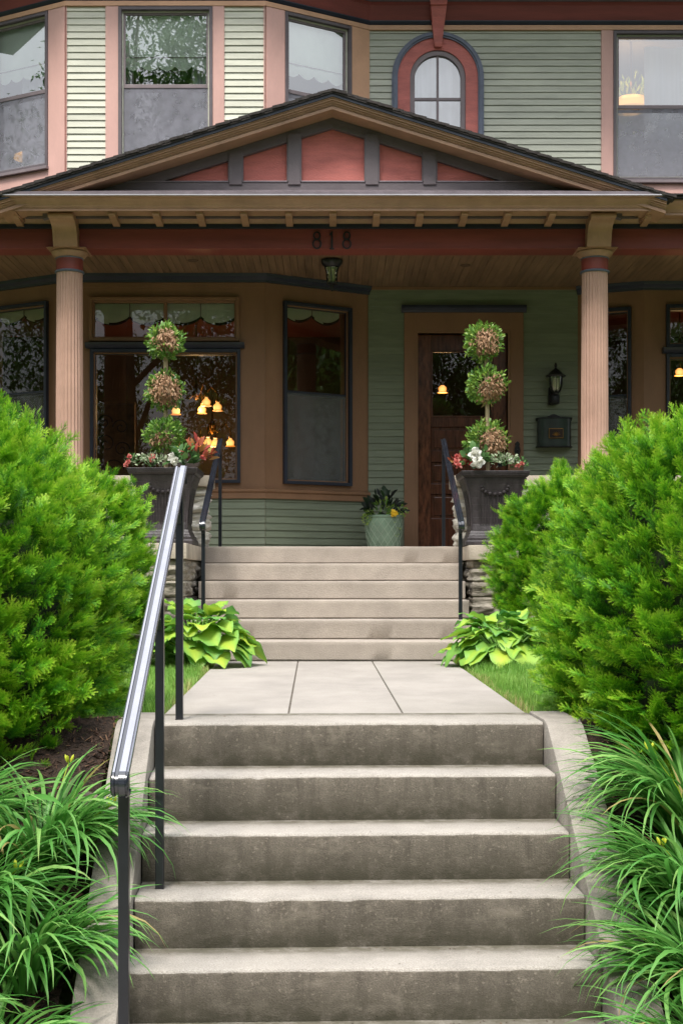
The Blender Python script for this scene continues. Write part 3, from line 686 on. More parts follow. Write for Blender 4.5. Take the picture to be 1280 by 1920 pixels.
k = len(pr); mb.add(vs, [tuple(range(k)), tuple(range(k, 2 * k))[::-1]] + [(i, (i + 1) % k, k + (i + 1) % k, k + i) for i in range(k)])
mb.build('keystone_bracket', M['red'], H, bevel=.004)

# ---- front door
mb = MB()
cu0, cu1 = F_W.u(757), F_W.u(980); cz1 = E + (VY - 587) * DW / FP
fbox(mb, F_W, cu0, dU0 - .03, 0, .035, ZF, cz1); fbox(mb, F_W, dU1 + .03, cu1, 0, .035, ZF, cz1); fbox(mb, F_W, dU0 - .03, dU1 + .03, 0, .035, dZ1 + .03, cz1)
fbox(mb, F_W, dU0 - .03, dU0, -.14, .028, ZF, dZ1 + .03); fbox(mb, F_W, dU1, dU1 + .03, -.14, .028, ZF, dZ1 + .03); fbox(mb, F_W, dU0, dU1, -.14, .028, dZ1, dZ1 + .03)
dc = mb.build('door_casing', M['tan'], H, bevel=.003)
mb = MB(); mb.sweep([F_W.P(cu0 - .03, .0, cz1), F_W.P(cu1 + .03, .0, cz1)], [(0, 0), (.05, 0), (.06, .02), (.085, .045), (.085, .075), (0, .085)]); mb.build('head_moulding', M['navy'], dc)
def dz(py): return E + (VY - py) * (DW + .08) / FP
mb = MB(); sw = .15
d0, d1 = -.12, -.08
zlo = ZF + .005
fbox(mb, F_W, dU0, dU0 + sw, d0, d1, zlo, dZ1, 1); fbox(mb, F_W, dU1 - sw, dU1, d0, d1, zlo, dZ1, 1)
a, b = dU0 + sw, dU1 - sw
rails = [(dZ1 - .18, dZ1), (dz(800) , dz(783)), (dz(866), dz(845)), (dz(926), dz(907)), (zlo, dz(972))]
for q, r in rails: fbox(mb, F_W, a, b, d0, d1 - .001, q, r)
mid = (a + b) / 2
for q, r in ((dz(907), dz(866)), (dz(972), dz(926))): fbox(mb, F_W, mid - .05, mid + .05, d0, d1 - .001, q, r)
dr = mb.build('front_door', [M['wood'], M['woodl']], H, bevel=.004)
for p, q, r, s in ((a, b, dz(845), dz(800)), (a, mid - .05, dz(907), dz(866)), (mid + .05, b, dz(907), dz(866)), (a, mid - .05, dz(972), dz(926)), (mid + .05, b, dz(972), dz(926))):
    mb = MB(); fbox(mb, F_W, p, q, d0 + .005, d0 + .012, r, s); fbox(mb, F_W, p + .035, q - .035, d0 + .0125, d0 + .032, r + .035, s - .035); mb.build('panel', M['wood'], dr, bevel=.008)
gz0, gz1 = dz(783), dZ1 - .18
mb = MB(); mb.add([F_W.P(a, -.1, gz0), F_W.P(b, -.1, gz0), F_W.P(b, -.1, gz1), F_W.P(a, -.1, gz1)], [(0, 1, 2, 3)]); mb.build('pane', M['glasslo'], dr, fix=False)
mb = MB(); ring(mb, F_W, a - .001, b + .001, gz0 - .001, gz1 + .001, .022, -.098, -.07); mb.build('glazing_bead', M['wood'], dr, bevel=.004)
mb = MB(); fbox(mb, F_W, dU1 - .1, dU1 - .05, d1, d1 + .012, ZF + .95, ZF + 1.2); mb.tube([F_W.P(dU1 - .075, d1 + .012, ZF + 1.12), F_W.P(dU1 - .075, d1 + .06, ZF + 1.1), F_W.P(dU1 - .075, d1 + .06, ZF + 1.0), F_W.P(dU1 - .075, d1 + .012, ZF + .98)], .009); mb.build('handle', M['black'], dr)
mb = MB(); fbox(mb, F_W, dU0 - .03, dU1 + .03, -.14, .06, ZF - .01, ZF + .003); mb.build('threshold', M['wood'], dc)

# =====================================================================
# PORCH (part of the house)
# =====================================================================
XE = 5.6
BF, BK = 13.30, 13.58     # beam front / back
ZB0, ZB1 = E + 3.165, E + 3.365
mb = MB(); mb.box(-XE, XE, BF, BK, ZB0, ZB1 + .06); mb.build('porch_beam', M['redb'], H, bevel=.004)
mb = MB(); mb.box(-XE, XE, BF - .03, BF - .001, ZB1 - .012, ZB1 + .03); mb.build('beam_moulding', M['navy'], H, bevel=.004)
# plank ceiling
mb = MB(); x = -XE; i = 0
while x < XE:
    mb.box(x, x + .0715, BK, DW + .0, ZC + random.uniform(0, .002), ZC + .02, 0, random.random()); x += .075
mb.box(-XE, XE, BK, DW, ZC + .021, ZC + .05, 1)
mb.build('porch_ceiling', [paint('ceiling_planks', (.22, .135, .08), .5, 3, .2, .1, 30, (6, .5, 1), tint=.12), M['darkwood']], H)
# soffit of the cornice
SZ = E + 3.432
for a_, b_ in ((-XE, -2.932), (2.932, XE)):
    mb = MB(); mb.box(a_, b_, 12.98, BF, SZ, SZ + .03); mb.build('soffit', M['brown'], H)
mb = MB(); mb.box(-2.93, 2.93, 12.84, BF, SZ, SZ + .03)
mb.sweep([(-XE, BF, ZB1 + .02), (XE, BF, ZB1 + .02)], [(0, 0), (.02, 0), (.03, .02), (.07, .045), (0, .046)])
mb.build('soffit', M['brown'], H)
# crown of the cornice
sec = [(0, -.035), (.02, -.035), (.02, -.012), (.03, -.008), (.032, .006), (.042, .022), (.075, .05), (.105, .068), (.118, .072), (.118, .086), (0, .086)]
mb = MB(); zc = SZ + .004
mb.sweep([(-2.93, BF, zc), (-2.93, 12.84, zc), (2.93, 12.84, zc), (2.93, BF, zc)], [(a_, b_) for a_, b_ in sec])
mb.build('cornice', M['brown'], H, smooth=True)
for s_ in (-1, 1):
    mb = MB(); mb.sweep([(s_ * 2.933 if s_ > 0 else -XE, 12.98, zc - .004), (XE if s_ > 0 else -2.933, 12.98, zc - .004)], sec); mb.build('cornice', M['brown'], H, smooth=True)
# metal flashing on top of the main cornice
mb = MB(); x0 = 2.93 + .122; yf = 12.84 - .122; z1 = zc + .0865
mb.hexa([(-x0, yf, z1), (x0, yf, z1), (x0 - .12, 13.12, z1), (-x0 + .12, 13.12, z1), (-x0, yf, z1 + .030), (x0, yf, z1 + .030), (x0 - .12, 13.12, z1 + .16), (-x0 + .12, 13.12, z1 + .16)])
fl = mb.build('flashing', M['flash'], H)
mb = MB(); mb.box(-x0, x0, yf - .004, yf - .0005, z1 - .006, z1 + .004); mb.build('drip_edge', M['flashedge'], fl)
# modillions
sp = .0
pxm = [209, 292, 374, 457, 541, 624, 706, 788, 871, 953, 1036]
def modillion(xc, yf):
    mb = MB(); zt = SZ - .001
    prof = [(BF - .001, zt), (yf, zt), (yf - .008, zt - .012), (yf - .006, zt - .03), (yf + .012, zt - .043), (yf + .05, zt - .04), (yf + .12, zt - .052), (BF - .04, zt - .062), (BF - .001, zt - .062)]
    mb.prism(prof, 'x', xc - .033, xc + .033); mb.build('modillion', M['brown'], H, bevel=.003)
for p in pxm: modillion((p - VX) / FP * 12.93, 12.93)
for s_ in (-1, 1):
    for k in range(4): modillion(s_ * (2.975 + .412 * k) , 13.03)
# columns with brackets
def column(xc):
    yc = 13.42
    zcap = E + .98
    mb = MB(); n = 24; m_ = n * 8; prof = []
    zt = E + (VY - 511) * yc / FP
    rows = [(zcap + .10, 1.02), (zcap + .12, 1.0), (zcap + .6, 1.0), ((zcap + zt) / 2, .985), (zt - .05, .95), (zt - .012, .95)]
    vs = []
    for ri, (z, rs_) in enumerate(rows):
        for i in range(m_):
            a_ = 2 * math.pi * i / m_; ph = (i % 8) / 8
            fl_ = .011 * math.sin(math.pi * min(1, ph / .8)) if ph < .8 and 1 <= ri <= 4 else 0
            r = .131 * rs_ - fl_; vs.append((xc + r * math.cos(a_), yc + r * math.sin(a_), z))
    fs = [(k * m_ + i, k * m_ + (i + 1) % m_, (k + 1) * m_ + (i + 1) % m_, (k + 1) * m_ + i) for k in range(len(rows) - 1) for i in range(m_)]
    fs += [tuple(range(m_))[::-1], tuple((len(rows) - 1) * m_ + i for i in range(m_))]
    mb.add(vs, fs); c = mb.build('column', M['column'], H, smooth=True)
    mb = MB(); mb.lathe((xc, yc, 0), [(.16, zcap + .0), (.165, zcap + .02), (.165, zcap + .045), (.145, zcap + .055), (.15, zcap + .075), (.135, zcap + .1)], 40); mb.build('base', M['column'], c, smooth=True)
    mb = MB(); z0 = zt - .012; mb.lathe((xc, yc, 0), [(.130, z0), (.140, z0 + .004), (.143, z0 + .012), (.140, z0 + .02), (.130, z0 + .024)], 40)
    z2 = E + (VY - 485) * yc / FP; mb.lathe((xc, yc, 0), [(.132, z2 - .012), (.138, z2 - .006), (.132, z2)], 40); mb.build('ring', M['bluegrey'], c, smooth=True)
    mb = MB(); mb.lathe((xc, yc, 0), [(.128, z0 + .024), (.128, z2 - .012)], 40); mb.build('neck', M['redb'], c, smooth=True)
    mb = MB(); za = ZB0 - .002; mb.lathe((xc, yc, 0), [(.135, z2), (.15, z2 + .012), (.17, z2 + .035), (.176, z2 + .052), (.165, z2 + .06)], 48)
    s2 = .17; mb.box(xc - s2, xc + s2, yc - s2, yc + s2, z2 + .0605, z2 + .075); s2 = .19
    mb.hexa([(xc - .17, yc - .17, z2 + .0755), (xc + .17, yc - .17, z2 + .0755), (xc + .17, yc + .17, z2 + .0755), (xc - .17, yc + .17, z2 + .0755), (xc - s2, yc - s2, za), (xc + s2, yc - s2, za), (xc + s2, yc + s2, za), (xc - s2, yc + s2, za)])
    mb.build('capital', M['brown'], c, smooth=True)
    # scroll bracket in front of the beam
    mb = MB(); zt_ = SZ - .003
    P_ = [(BF - .001, za + .001), (BF - .10, za + .001), (BF - .105, za + .03), (BF - .12, za + .06), (BF - .135, za + .12), (BF - .17, za + .17), (BF - .24, za + .205), (BF - .29, za + .21), (BF - .325, za + .222), (BF - .338, za + .238), (BF - .33, zt_ - .006), (BF - .31, zt_), (BF - .001, zt_)]
    for a0, a1, sc_ in ((-.115, -.085, 1), (-.085, -.078, .97), (-.078, -.012, .99), (-.012, .012, 1.012), (.012, .078, .99), (.078, .085, .97), (.085, .115, 1)):
        mb.prism([(BF - .001 + (y - BF + .001) * sc_, z) for y, z in P_], 'x', xc + a0 + .0002, xc + a1)
    for a0, a1, rr in ((-.118, -.012, .024), (-.012, .012, .019), (.012, .118, .024)):
        mb.prism([(BF - .322 + rr * math.cos(q * .5236), zt_ - .026 + rr * math.sin(q * .5236)) for q in range(12)], 'x', xc + a0, xc + a1 - .0004)
    mb.build('scroll_bracket', M['brown'], c, smooth=True)
column((131 - VX) / FP * 13.42 ); column((1114 - VX) / FP * 13.42)
# gable (pediment)
GX, GZ = 0.005, E + 4.515; SL = .3135
def gzat(x, top=GZ): return top - abs(x - GX) * SL
GF = 12.74; GB = 13.03
xe = 3.07
mb = MB()
def rakelayer(mb, t0, t1, y0, y1, xe=xe, mi=0):
    # band between heights GZ-t0 (upper) and GZ-t1 (lower), from y0 to y1, each side
    for s_ in (-1, 1):
        xa = GX + s_ * xe
        q = [(GX, GZ - t0), (xa, gzat(xa) - t0), (xa, gzat(xa) - t1), (GX, GZ - t1)]
        mb.prism(q, 'y', y0, y1, mi)
rakelayer(mb, .058, .085, GF - .012, 15.3, xe - .0)
mb.build('gable_deck', M['navy'], H)
mb = MB(); mb.prism([(-2.9, GZ - 2.9 * SL - .19), (2.9, GZ - 2.9 * SL - .19), (GX, GZ - .19)], 'y', GB + .095, GB + .13); mb.build('gable_backing', M['slate'], H)
mb = MB()
for a_, b_, y in ((.085, .094, GF), (.094, .110, GF + .012), (.110, .126, GF + .03), (.126, .138, GF + .045), (.138, .146, GF + .055), (.147, .152, GF + .066), (.152, .182, GF + .058)):
    rakelayer(mb, a_, b_, y, GF + .10)
rakelayer(mb, .1505, .1815, GF + .1005, GB + .12)
mb.build('rake_moulding', M['brown'], H, bevel=.0015)
mb = MB()
GP = E + 3.62
tb = .1825
z340 = E + 3.733
for s_ in (-1, 1):   # sloping dark frame
    xa = GX + s_ * 2.72
    mb.prism([(GX, GZ - tb), (xa, gzat(xa) - tb), (xa, gzat(xa) - tb - .098), (GX, GZ - tb - .098)], 'y', GB - .0, GB + .08)
mb.box(-2.75, 2.75, GB - .005, GB + .08, GP - .03, z340 - .012)
mb.build('gable_frame', M['slate'], H, bevel=.003)
for pa, pb in ((430, 454), (540, 563), (685, 709), (793, 817)):
    mb = MB(); a_, b_ = (pa - VX) / FP * GB, (pb - VX) / FP * GB
    zt_ = min(gzat(a_), gzat(b_)) - tb - .02
    mb.box(a_, b_, GB - .02, GB + .05, z340 - .035, zt_); mb.box(a_ - .012, b_ + .012, GB - .012, GB + .05, z340 - .0115, zt_ - .01)
    mb.build('gable_post', M['slate'], H, bevel=.004)
mb = MB(); mb.box(-2.1, 2.1, GB - .012, GB + .05, z340 - .0115, z340 + .004); mb.build('gable_ledge', M['flash'], H, bevel=.003)
mb = MB(); z = z340 + .004; j = 0
for zz0, zz1 in ((z340 + .005, z340 + .13), (z340 + .1315, z340 + .6)):
    xw = lambda q: (GZ - tb - .05 - q) / SL
    xw1 = max(0.02, xw(zz1)); mb.prism([(GX - xw(zz0), zz0), (GX + xw(zz0), zz0), (GX + xw1, zz1), (GX - xw1, zz1)], 'y', GB + .045 + j * .004, GB + .09); j += 1
mb.build('gable_panel', M['red'], H)
# shingles on the gable: overlapping courses seen edge-on
mb = MB()
for s_ in (-1, 1):
    n = 30; L_ = xe + .05
    for k in range(n):
        xa, xb = L_ * k / n, L_ * (k + 1) / n + .03
        za, zb2 = GZ - .035 - xa * SL + .012, GZ - .035 - xb * SL + .022
        y = GF - .035 + random.uniform(-.006, .006)
        while y < 15.35:
            y2 = y + .2
            q = [(GX + s_ * xa, za), (GX + s_ * xb, zb2)]
            jz = random.uniform(0, .004)
            p = [(q[0][0], y, q[0][1] - .022), (q[1][0], y, q[1][1] - .022), (q[1][0], y2 - .004, q[1][1] - .022), (q[0][0], y2 - .004, q[0][1] - .022)]
            mb.hexa(p + [(a_, b_, c_ + .022 + jz) for a_, b_, c_ in p], 0, random.random()); y = y2
    xa = GX + s_ * L_
    mb.prism([(GX, GZ - .04), (xa, gzat(xa) - .04), (xa, gzat(xa) - .0578), (GX, GZ - .0578)], 'y', GF - .025, 15.3)
mb.build('gable_shingles', M['shingle'], H)
# low side roofs
for s_ in (-1, 1):
    mb = MB()
    xa, xb = (2.95, XE + .1) if s_ > 0 else (-XE - .1, -2.95)
    mb.prism([(12.83, zc + .084), (12.83, zc + .112), (DW, zc + .112 + .17 * 2.6), (DW, zc + .06 + .17 * 2.6)], 'x', xa, xb)
    for k in range(14):
        y = 12.81 + k * .185; z = zc + .1135 + .17 * (y - 12.83) + .014
        x = xa
        while x < xb:
            x2 = min(x + .2, xb); mb.hexa([(x + .003, y, z - .012), (x2, y, z - .012), (x2, y + .2, z + .01), (x + .003, y + .2, z + .01), (x + .003, y, z), (x2, y, z), (x2, y + .2, z + .022), (x + .003, y + .2, z + .022)], 0, random.random()); x = x2
    mb.build('porch_roof', M['shingle'], H)
# porch floor and foundation
mb = MB(); mb.box(-XE, -1.19, 13.5, DW + .1, ZF - .06, ZF - .002); mb.box(1.19, XE, 13.5, DW + .1, ZF - .06, ZF - .002); mb.box(-1.188, 1.188, 13.36, DW + .1, ZF - .06, ZF - .002); mb.build('porch_floor', M['pstep'], H)
# =====================================================================
# PORCH STEPS, STONE PIERS, PARAPETS
# =====================================================================
ps = thing('porch_steps', (0, 11.3, 0), 'tan limestone steps rising from the walk to the porch floor', 'steps')
for k in range(6):
    zt = (k + 1) * .1625; y0 = 11.3 + k * .34; y1 = 11.3 + (k + 1) * .34 if k < 5 else 13.355
    mb = MB(); N = 40; vs = []
    prof = [(y0 + .012, zt - .1625 - .01), (y0 + .008, zt - .155), (y0 + .001, zt - .148), (y0 + .0, zt - .033), (y0 - .002, zt - .012), (y0 + .002, zt - .003), (y0 + .014, zt), (y1 + .002, zt + .001), (y1 + .002, zt - .1625 - .01)]
    hw = 1.182 if k > 0 else 1.30
    for x in np.linspace(-hw, hw, N):
        for j, (a, b) in enumerate(prof):
            wv = mnoise.noise(Vector((x * 4, k * 5.1, j * .2))) * .003 + mnoise.noise(Vector((x * 19, k * 5.1, j * .6))) * .002
            vs.append((x, a + wv, b + wv * .5))
    n = len(prof); fs = [(i * n + j, i * n + (j + 1) % n, (i + 1) * n + (j + 1) % n, (i + 1) * n + j) for i in range(N - 1) for j in range(n)] + [tuple(range(n))[::-1], tuple((N - 1) * n + j for j in range(n))]
    mb.add(vs, fs, 0, (.5, .1, .8, .45, .95, .6)[k]); mb.build('step', M['pstep'], ps, smooth=True)
def rough(name, x0, x1, y0, y1, z0, z1, mat, parent, ch=.1, lmin=.22, lmax=.5, disp=.03, seed=0, dens=.022):
    """wall of split-face ledge stones"""
    rnd = random.Random(seed); V = []; F = []
    z = z0
    while z < z1 - .001:
        h = min(ch * rnd.uniform(.75, 1.35), z1 - z)
        if z1 - z - h < .04: h = z1 - z
        x = x0
        while x < x1 - .001:
            L = min(rnd.uniform(lmin, lmax), x1 - x)
            if x1 - x - L < .1: L = x1 - x
            bm = bmesh.new(); g = .003
            nx, ny, nz_ = max(3, int(L / dens)), max(3, int((y1 - y0) / dens)), max(3, int(h / dens * 1.6))
            # box surface lattice
            pts = {}
            def vid(i, j, k):
                key = (i, j, k)
                if key not in pts:
                    p = Vector((x + g + (L - 2 * g) * i / nx, y0 + (y1 - y0) * j / ny, z + g + (h - 2 * g) * k / nz_))
                    nrm = Vector(((i == nx) - (i == 0), (j == ny) - (j == 0), .25 * ((k == nz_) - (k == 0))))
                    s = mnoise.noise(Vector((p.x * 4 + seed, p.y * 4, p.z * 22))) + .6 * mnoise.noise(Vector((p.x * 13, p.y * 13, p.z * 60 + seed)))
                    ck = min(k, nz_ - k) / nz_ * 2
                    outx = disp * (.55 + 1.0 * s + .5 * mnoise.noise(Vector((p.x * 30, p.y * 30, p.z * 90)))) * (.25 + .75 * min(1, ck * 4.0))
                    if nrm.length > 0: p = p + nrm.normalized() * outx
                    pts[key] = bm.verts.new(p)
                return pts[key]
            for i in range(nx):
                for k in range(nz_):
                    bm.faces.new((vid(i, 0, k), vid(i + 1, 0, k), vid(i + 1, 0, k + 1), vid(i, 0, k + 1))); bm.faces.new((vid(i, ny, k), vid(i, ny, k + 1), vid(i + 1, ny, k + 1), vid(i + 1, ny, k)))
                for j in range(ny):
                    bm.faces.new((vid(i, j, 0), vid(i, j + 1, 0), vid(i + 1, j + 1, 0), vid(i + 1, j, 0))); bm.faces.new((vid(i, j, nz_), vid(i + 1, j, nz_), vid(i + 1, j + 1, nz_), vid(i, j + 1, nz_)))
            for j in range(ny):
                for k in range(nz_):
                    bm.faces.new((vid(0, j, k), vid(0, j, k + 1), vid(0, j + 1, k + 1), vid(0, j + 1, k))); bm.faces.new((vid(nx, j, k), vid(nx, j + 1, k), vid(nx, j + 1, k + 1), vid(nx, j, k + 1)))
            b0 = len(V); bm.verts.index_update()
            V += [tuple(v.co) for v in bm.verts]; tv = rnd.random()
            F += [[b0 + v.index for v in f.verts] for f in bm.faces]; bm.free()
            x += L
        z += h
    return rawmesh(name, np.array(V), np.array(F), np.full(len(V), .5), mat, parent)
for s_, yf, lab in ((-1, 11.62, 'low stone pier with limestone cap left of the porch steps, under the left planter'), (1, 12.35, 'low stone pier with limestone cap right of the porch steps, under the right planter')):
    pr_ = thing('stone_pier', (s_ * 1.6, 12.5, 0), lab, 'stone pier', 'stone piers flanking the porch steps')
    a, b = (1.215, 2.25) if s_ > 0 else (-2.25, -1.215)
    rough('stonework', a + .045, b - .04, yf + .05, 13.1, -.05, .838, M['stone'], pr_, seed=3 + s_, ch=.13)
    mb = MB(); mb.box(a, b, yf, 13.14, .84, ZF - .003); mb.build('cap', M['cap'], pr_, bevel=.012, smooth=True)
for s_, lab in ((-1, 'pale rough stone parapet with cap behind the left planter, carrying the left porch column'), (1, 'pale rough stone parapet with cap behind the right planter, carrying the right porch column')):
    pw = thing('stone_parapet', (s_ * 2.5, 13.4, 0), lab, 'stone wall', 'stone parapets of the porch')
    a, b = (1.20, XE) if s_ > 0 else (-XE, -1.20)
    rough('stonework', a, b, 13.2, 13.47, ZF, E + .875, M['stonel'], pw, seed=11 + s_, ch=.14, disp=.04, lmin=.3, lmax=.55, dens=.03)
    rough('stonework', a, b, 13.2, 13.47, -.1, ZF, M['stone'], pw, seed=15 + s_, ch=.16, disp=.03, lmin=.3, lmax=.6, dens=.05)
    mb = MB(); mb.box(a - .05 if s_ > 0 else a, b if s_ > 0 else b + .05, 13.14, 13.66, E + .878, E + .979); mb.build('cap', M['cap'], pw, bevel=.01, smooth=True)

# =====================================================================
# IRON HANDRAILS
# =====================================================================
def capsec(w, h):
    a = w / 2
    return [(-a, 0), (-a, h * .45), (-a * .82, h * .8), (-a * .60, h * .8), (-a * .52, h * .35), (-a * .18, h * .35), (-a * .08, h), (a * .62, h), (a * .66, h * .75), (a * .74, h * .75), (a * .80, h * .95), (a * .92, h * .8), (a, h * .4), (a, 0)]
def rot2(v): return Vector(v)
hr = thing('handrail', (-.71, 5.5, -1.0), 'black iron handrail with three posts and a glossy ribbed cap beside the garden steps', 'handrail')
A_ = Vector((-.690, 4.53, E - .640)); B_ = Vector((-.728, 6.72, E + .535))
dirn = (B_ - A_).normalized(); side = Vector((dirn.y, -dirn.x, 0)).normalized(); upv = side.cross(dirn).normalized()
mb = MB()
pts = []
for i in range(9):    # lamb's tongue: curl over and under at the lower end
    a = math.pi * (1 - i / 8.0)     # pi..0
    pts.append(A_ - dirn * (.0 + .030 * math.sin(a)) - upv * (.026 * (1 + math.cos(math.pi - a))) * 1.0)
curl = []
for i in range(12):
    a = 3.5 - 3.5 * i / 11
    curl.append(A_ - upv * .034 + (-dirn) * .034 * math.sin(a) + upv * .034 * math.cos(a))
pts = curl + [A_ + dirn * t for t in np.linspace(.03, (B_ - A_).length, 14)]
ms = []
mb.sweep(pts, capsec(.060, .014), side=tuple(side))
# sky sheen painted pale on the sloping run; the curl and groove stay black
for f in mb.f[:-2]:
    k0 = min(f) % 14; seg = min(f) // 14
    ms.append(1 if seg >= 11 and k0 not in (4, 5, 8, 12, 13) else 0)
mb.m = ms + [0, 0]
mb.build('rail_cap', [M['ironcap'], M['railtop']], hr, smooth=True)
mb = MB(); a2 = A_ + dirn * .03 - upv * .002; b2 = B_ - dirn * .01 - upv * .002
mb.sweep([a2, b2], [(-.018, -.022), (.018, -.022), (.018, 0), (-.018, 0)], side=tuple(side))
mb.sweep([B_ - dirn * .012 - upv * .003, B_ - dirn * .012 - upv * .075], [(-.026, -.006), (.026, -.006), (.026, .006), (-.026, .006)], side=tuple(side))
mb.build('rail_bar', M['iron'], hr)
def railz(y): t = (y - A_.y) / (B_.y - A_.y); return A_.z + (B_.z - A_.z) * t, A_.x + (B_.x - A_.x) * t
for y, zb in ((4.62, -1.222), (5.74, -3 * RS), (6.62, 0.0)):
    zt, xx = railz(y); mb = MB(); h = .0175
    mb.box(xx - h, xx + h, y - h, y + h, zb - .01, zt - .035); 
    mb.build('post', M['iron'], hr, bevel=.003)
    mb = MB(); mb.box(xx - h - .001, xx + h + .001, y - h - .001, y + h + .001, zb, zb + .004)
    if y > 5:
        # scroll bracket on the lower side of the post
        for sgn in (-1,):
            pt = []
            for i in range(22):
                a = i / 21 * 2.1 * math.pi; r = .052 * (1 - i / 26)
                pt.append((xx, y + sgn * (.02 + .055 - r * math.cos(a) * .7), zt - .13 - r * math.sin(a) * 1.1 + sgn * 0))
            mb.sweep(pt, [(-.011, -.002), (.011, -.002), (.011, .002), (-.011, .002)], side=(1, 0, 0))
            mb.sweep([(xx, y - .02, zt - .22), (xx, y - .07, zt - .14), (xx, y - .11, zt - .105)], [(-.011, -.002), (.011, -.002), (.011, .002), (-.011, .002)], side=(1, 0, 0))
            mb.box(xx - .012, xx + .012, y - .022, y + .022, zt - .06, zt - .03)
    mb.build('scroll', M['iron'], hr)
for s_, lab in ((-1, 'short black iron handrail on the left side of the porch steps'), (1, 'short black iron handrail on the right side of the porch steps')):
    h2 = thing('handrail', (s_ * 1.09, 12.5, .5), lab, 'handrail', 'iron handrails of the porch steps')
    X = s_ * 1.09
    a = Vector((X, 11.70, E + .475)); b = Vector((X, 13.60, E + 1.36)); dn = (b - a).normalized(); sd_ = Vector((1, 0, 0)); uv = sd_.cross(dn).normalized()
    curl = []
    for i in range(12):
        q = 3.3 - 3.3 * i / 11; curl.append(a - uv * .032 - dn * .032 * math.sin(q) + uv * .032 * math.cos(q))
    mb = MB(); mb.sweep(curl + [a + dn * t for t in np.linspace(.03, (b - a).length, 8)], capsec(.055, .016), side=(1, 0, 0)); mb.build('rail_cap', M['ironcap'], h2, smooth=True)
    mb = MB(); mb.sweep([a + dn * .03 - uv * .002, b - dn * .01 - uv * .002], [(-.016, -.022), (.016, -.022), (.016, 0), (-.016, 0)], side=(1, 0, 0)); mb.build('rail_bar', M['iron'], h2)
    for y, zb in ((11.78, .1625 * 2), (13.55, ZF)):
        t = (y - a.y) / (b.y - a.y); zt = a.z + (b.z - a.z) * t - .025
        mb = MB(); mb.box(X - .016, X + .016, y - .016, y + .016, zb - .01, zt); mb.build('post', M['iron'], h2, bevel=.003)
        mb = MB(); pt = [(X, y - .02 - .045 + .04 * math.cos(i / 15 * 5.5) * (1 - i / 30), zt - .06 - .05 * math.sin(i / 15 * 5.5) * (1 - i / 30)) for i in range(16)]
        mb.sweep(pt, [(-.01, -.002), (.01, -.002), (.01, .002), (-.01, .002)], side=(1, 0, 0)); mb.build('scroll', M['iron'], h2)

# =====================================================================
# HOUSE NUMBER, LANTERNS, MAILBOX, DOORBELL
# =====================================================================
yb = BF - .0305
hn = thing('house_number', (0, BF, ZB0 + .1), 'black house number 818 on the red porch beam', 'house number')
def digit8(xc):
    mb = MB(); 
    for cz, rx, rz in ((4.0 + 0, .036, .036),): pass
    zb = E + (VY - 467) * 13.27 / FP; zt = E + (VY - 433) * 13.27 / FP; h = zt - zb
    for c, rx, rz, t in ((zb + h * .30, .0375, h * .25, .0105), (zb + h * .76, .029, h * .195, .0105)):
        n = 40
        pts = [(xc + rx * math.cos(2 * math.pi * i / n), c + rz * math.sin(2 * math.pi * i / n)) for i in range(n)]
        vs = []
        for i in range(n):
            a = 2 * math.pi * i / n; tt = t * (1 + .35 * abs(math.cos(a)))
            for rr, y in ((-1, BF - .004), (1, BF - .004), (1, BF - .022 - (c > zb + h * .5) * .002), (-1, BF - .022 - (c > zb + h * .5) * .002)):
                vs.append((xc + (rx + rr * tt * .5) * math.cos(a), y, c + (rz + rr * t * .5) * math.sin(a)))
        fs = [(i * 4 + j, i * 4 + (j + 1) % 4, ((i + 1) % n) * 4 + (j + 1) % 4, ((i + 1) % n) * 4 + j) for i in range(n) for j in range(4)]
        mb.add(vs, fs)
    mb.build('digit', M['digit'], hn)
digit8((594 - VX) / FP * 13.28); digit8((650 - VX) / FP * 13.28)
zb = E + (VY - 467) * 13.27 / FP; zt = E + (VY - 433) * 13.27 / FP; xc = (622 - VX) / FP * 13.28
mb = MB(); mb.prism([(xc - .009, zb + .012), (xc + .009, zb + .012), (xc + .009, zt), (xc + .0, zt), (xc - .024, zt - .03), (xc - .022, zt - .038), (xc - .009, zt - .03)], 'y', BF - .022, BF - .003)
mb.box(xc - .022, xc + .022, BF - .0225, BF - .003, zb, zb + .0118); mb.build('digit', M['digit'], hn)

lt = thing('ceiling_lantern', (0, 14.1, ZC), 'black bell-shaped lantern with clear glass hanging from the porch ceiling under the 8-1-8', 'lantern')
c = (0, 14.1, ZC)
mb = MB(); mb.lathe(c, [(.055, -.085), (.075, -.08), (.105, -.045), (.112, -.02), (.110, -.008), (.06, 0.0)], 32); mb.build('canopy', M['black'], lt, smooth=True)
mb = MB(); mb.lathe(c, [(.052, -.235), (.056, -.2), (.058, -.15), (.066, -.11), (.074, -.0855)], 32); mb.build('glass', M['lampglass'], lt, smooth=True)
mb = MB(); mb.lathe(c, [(.026, -.225), (.03, -.2), (.028, -.1)], 20); mb.build('bulb_sleeve', M['frost'], lt, smooth=True)
mb = MB()
for k in range(6):
    a = 2 * math.pi * k / 6 + .4; ca, sa = math.cos(a), math.sin(a)
    mb.tube([(c[0] + r * ca, c[1] + r * sa, c[2] + z) for r, z in ((.076, -.085), (.068, -.11), (.060, -.15), (.058, -.2), (.053, -.238))], .0045, 6)
mb.lathe(c, [(.004, -.325), (.010, -.315), (.012, -.29), (.02, -.275), (.018, -.26), (.05, -.25), (.055, -.236)], 24); mb.build('cage', M['black'], lt, smooth=True)

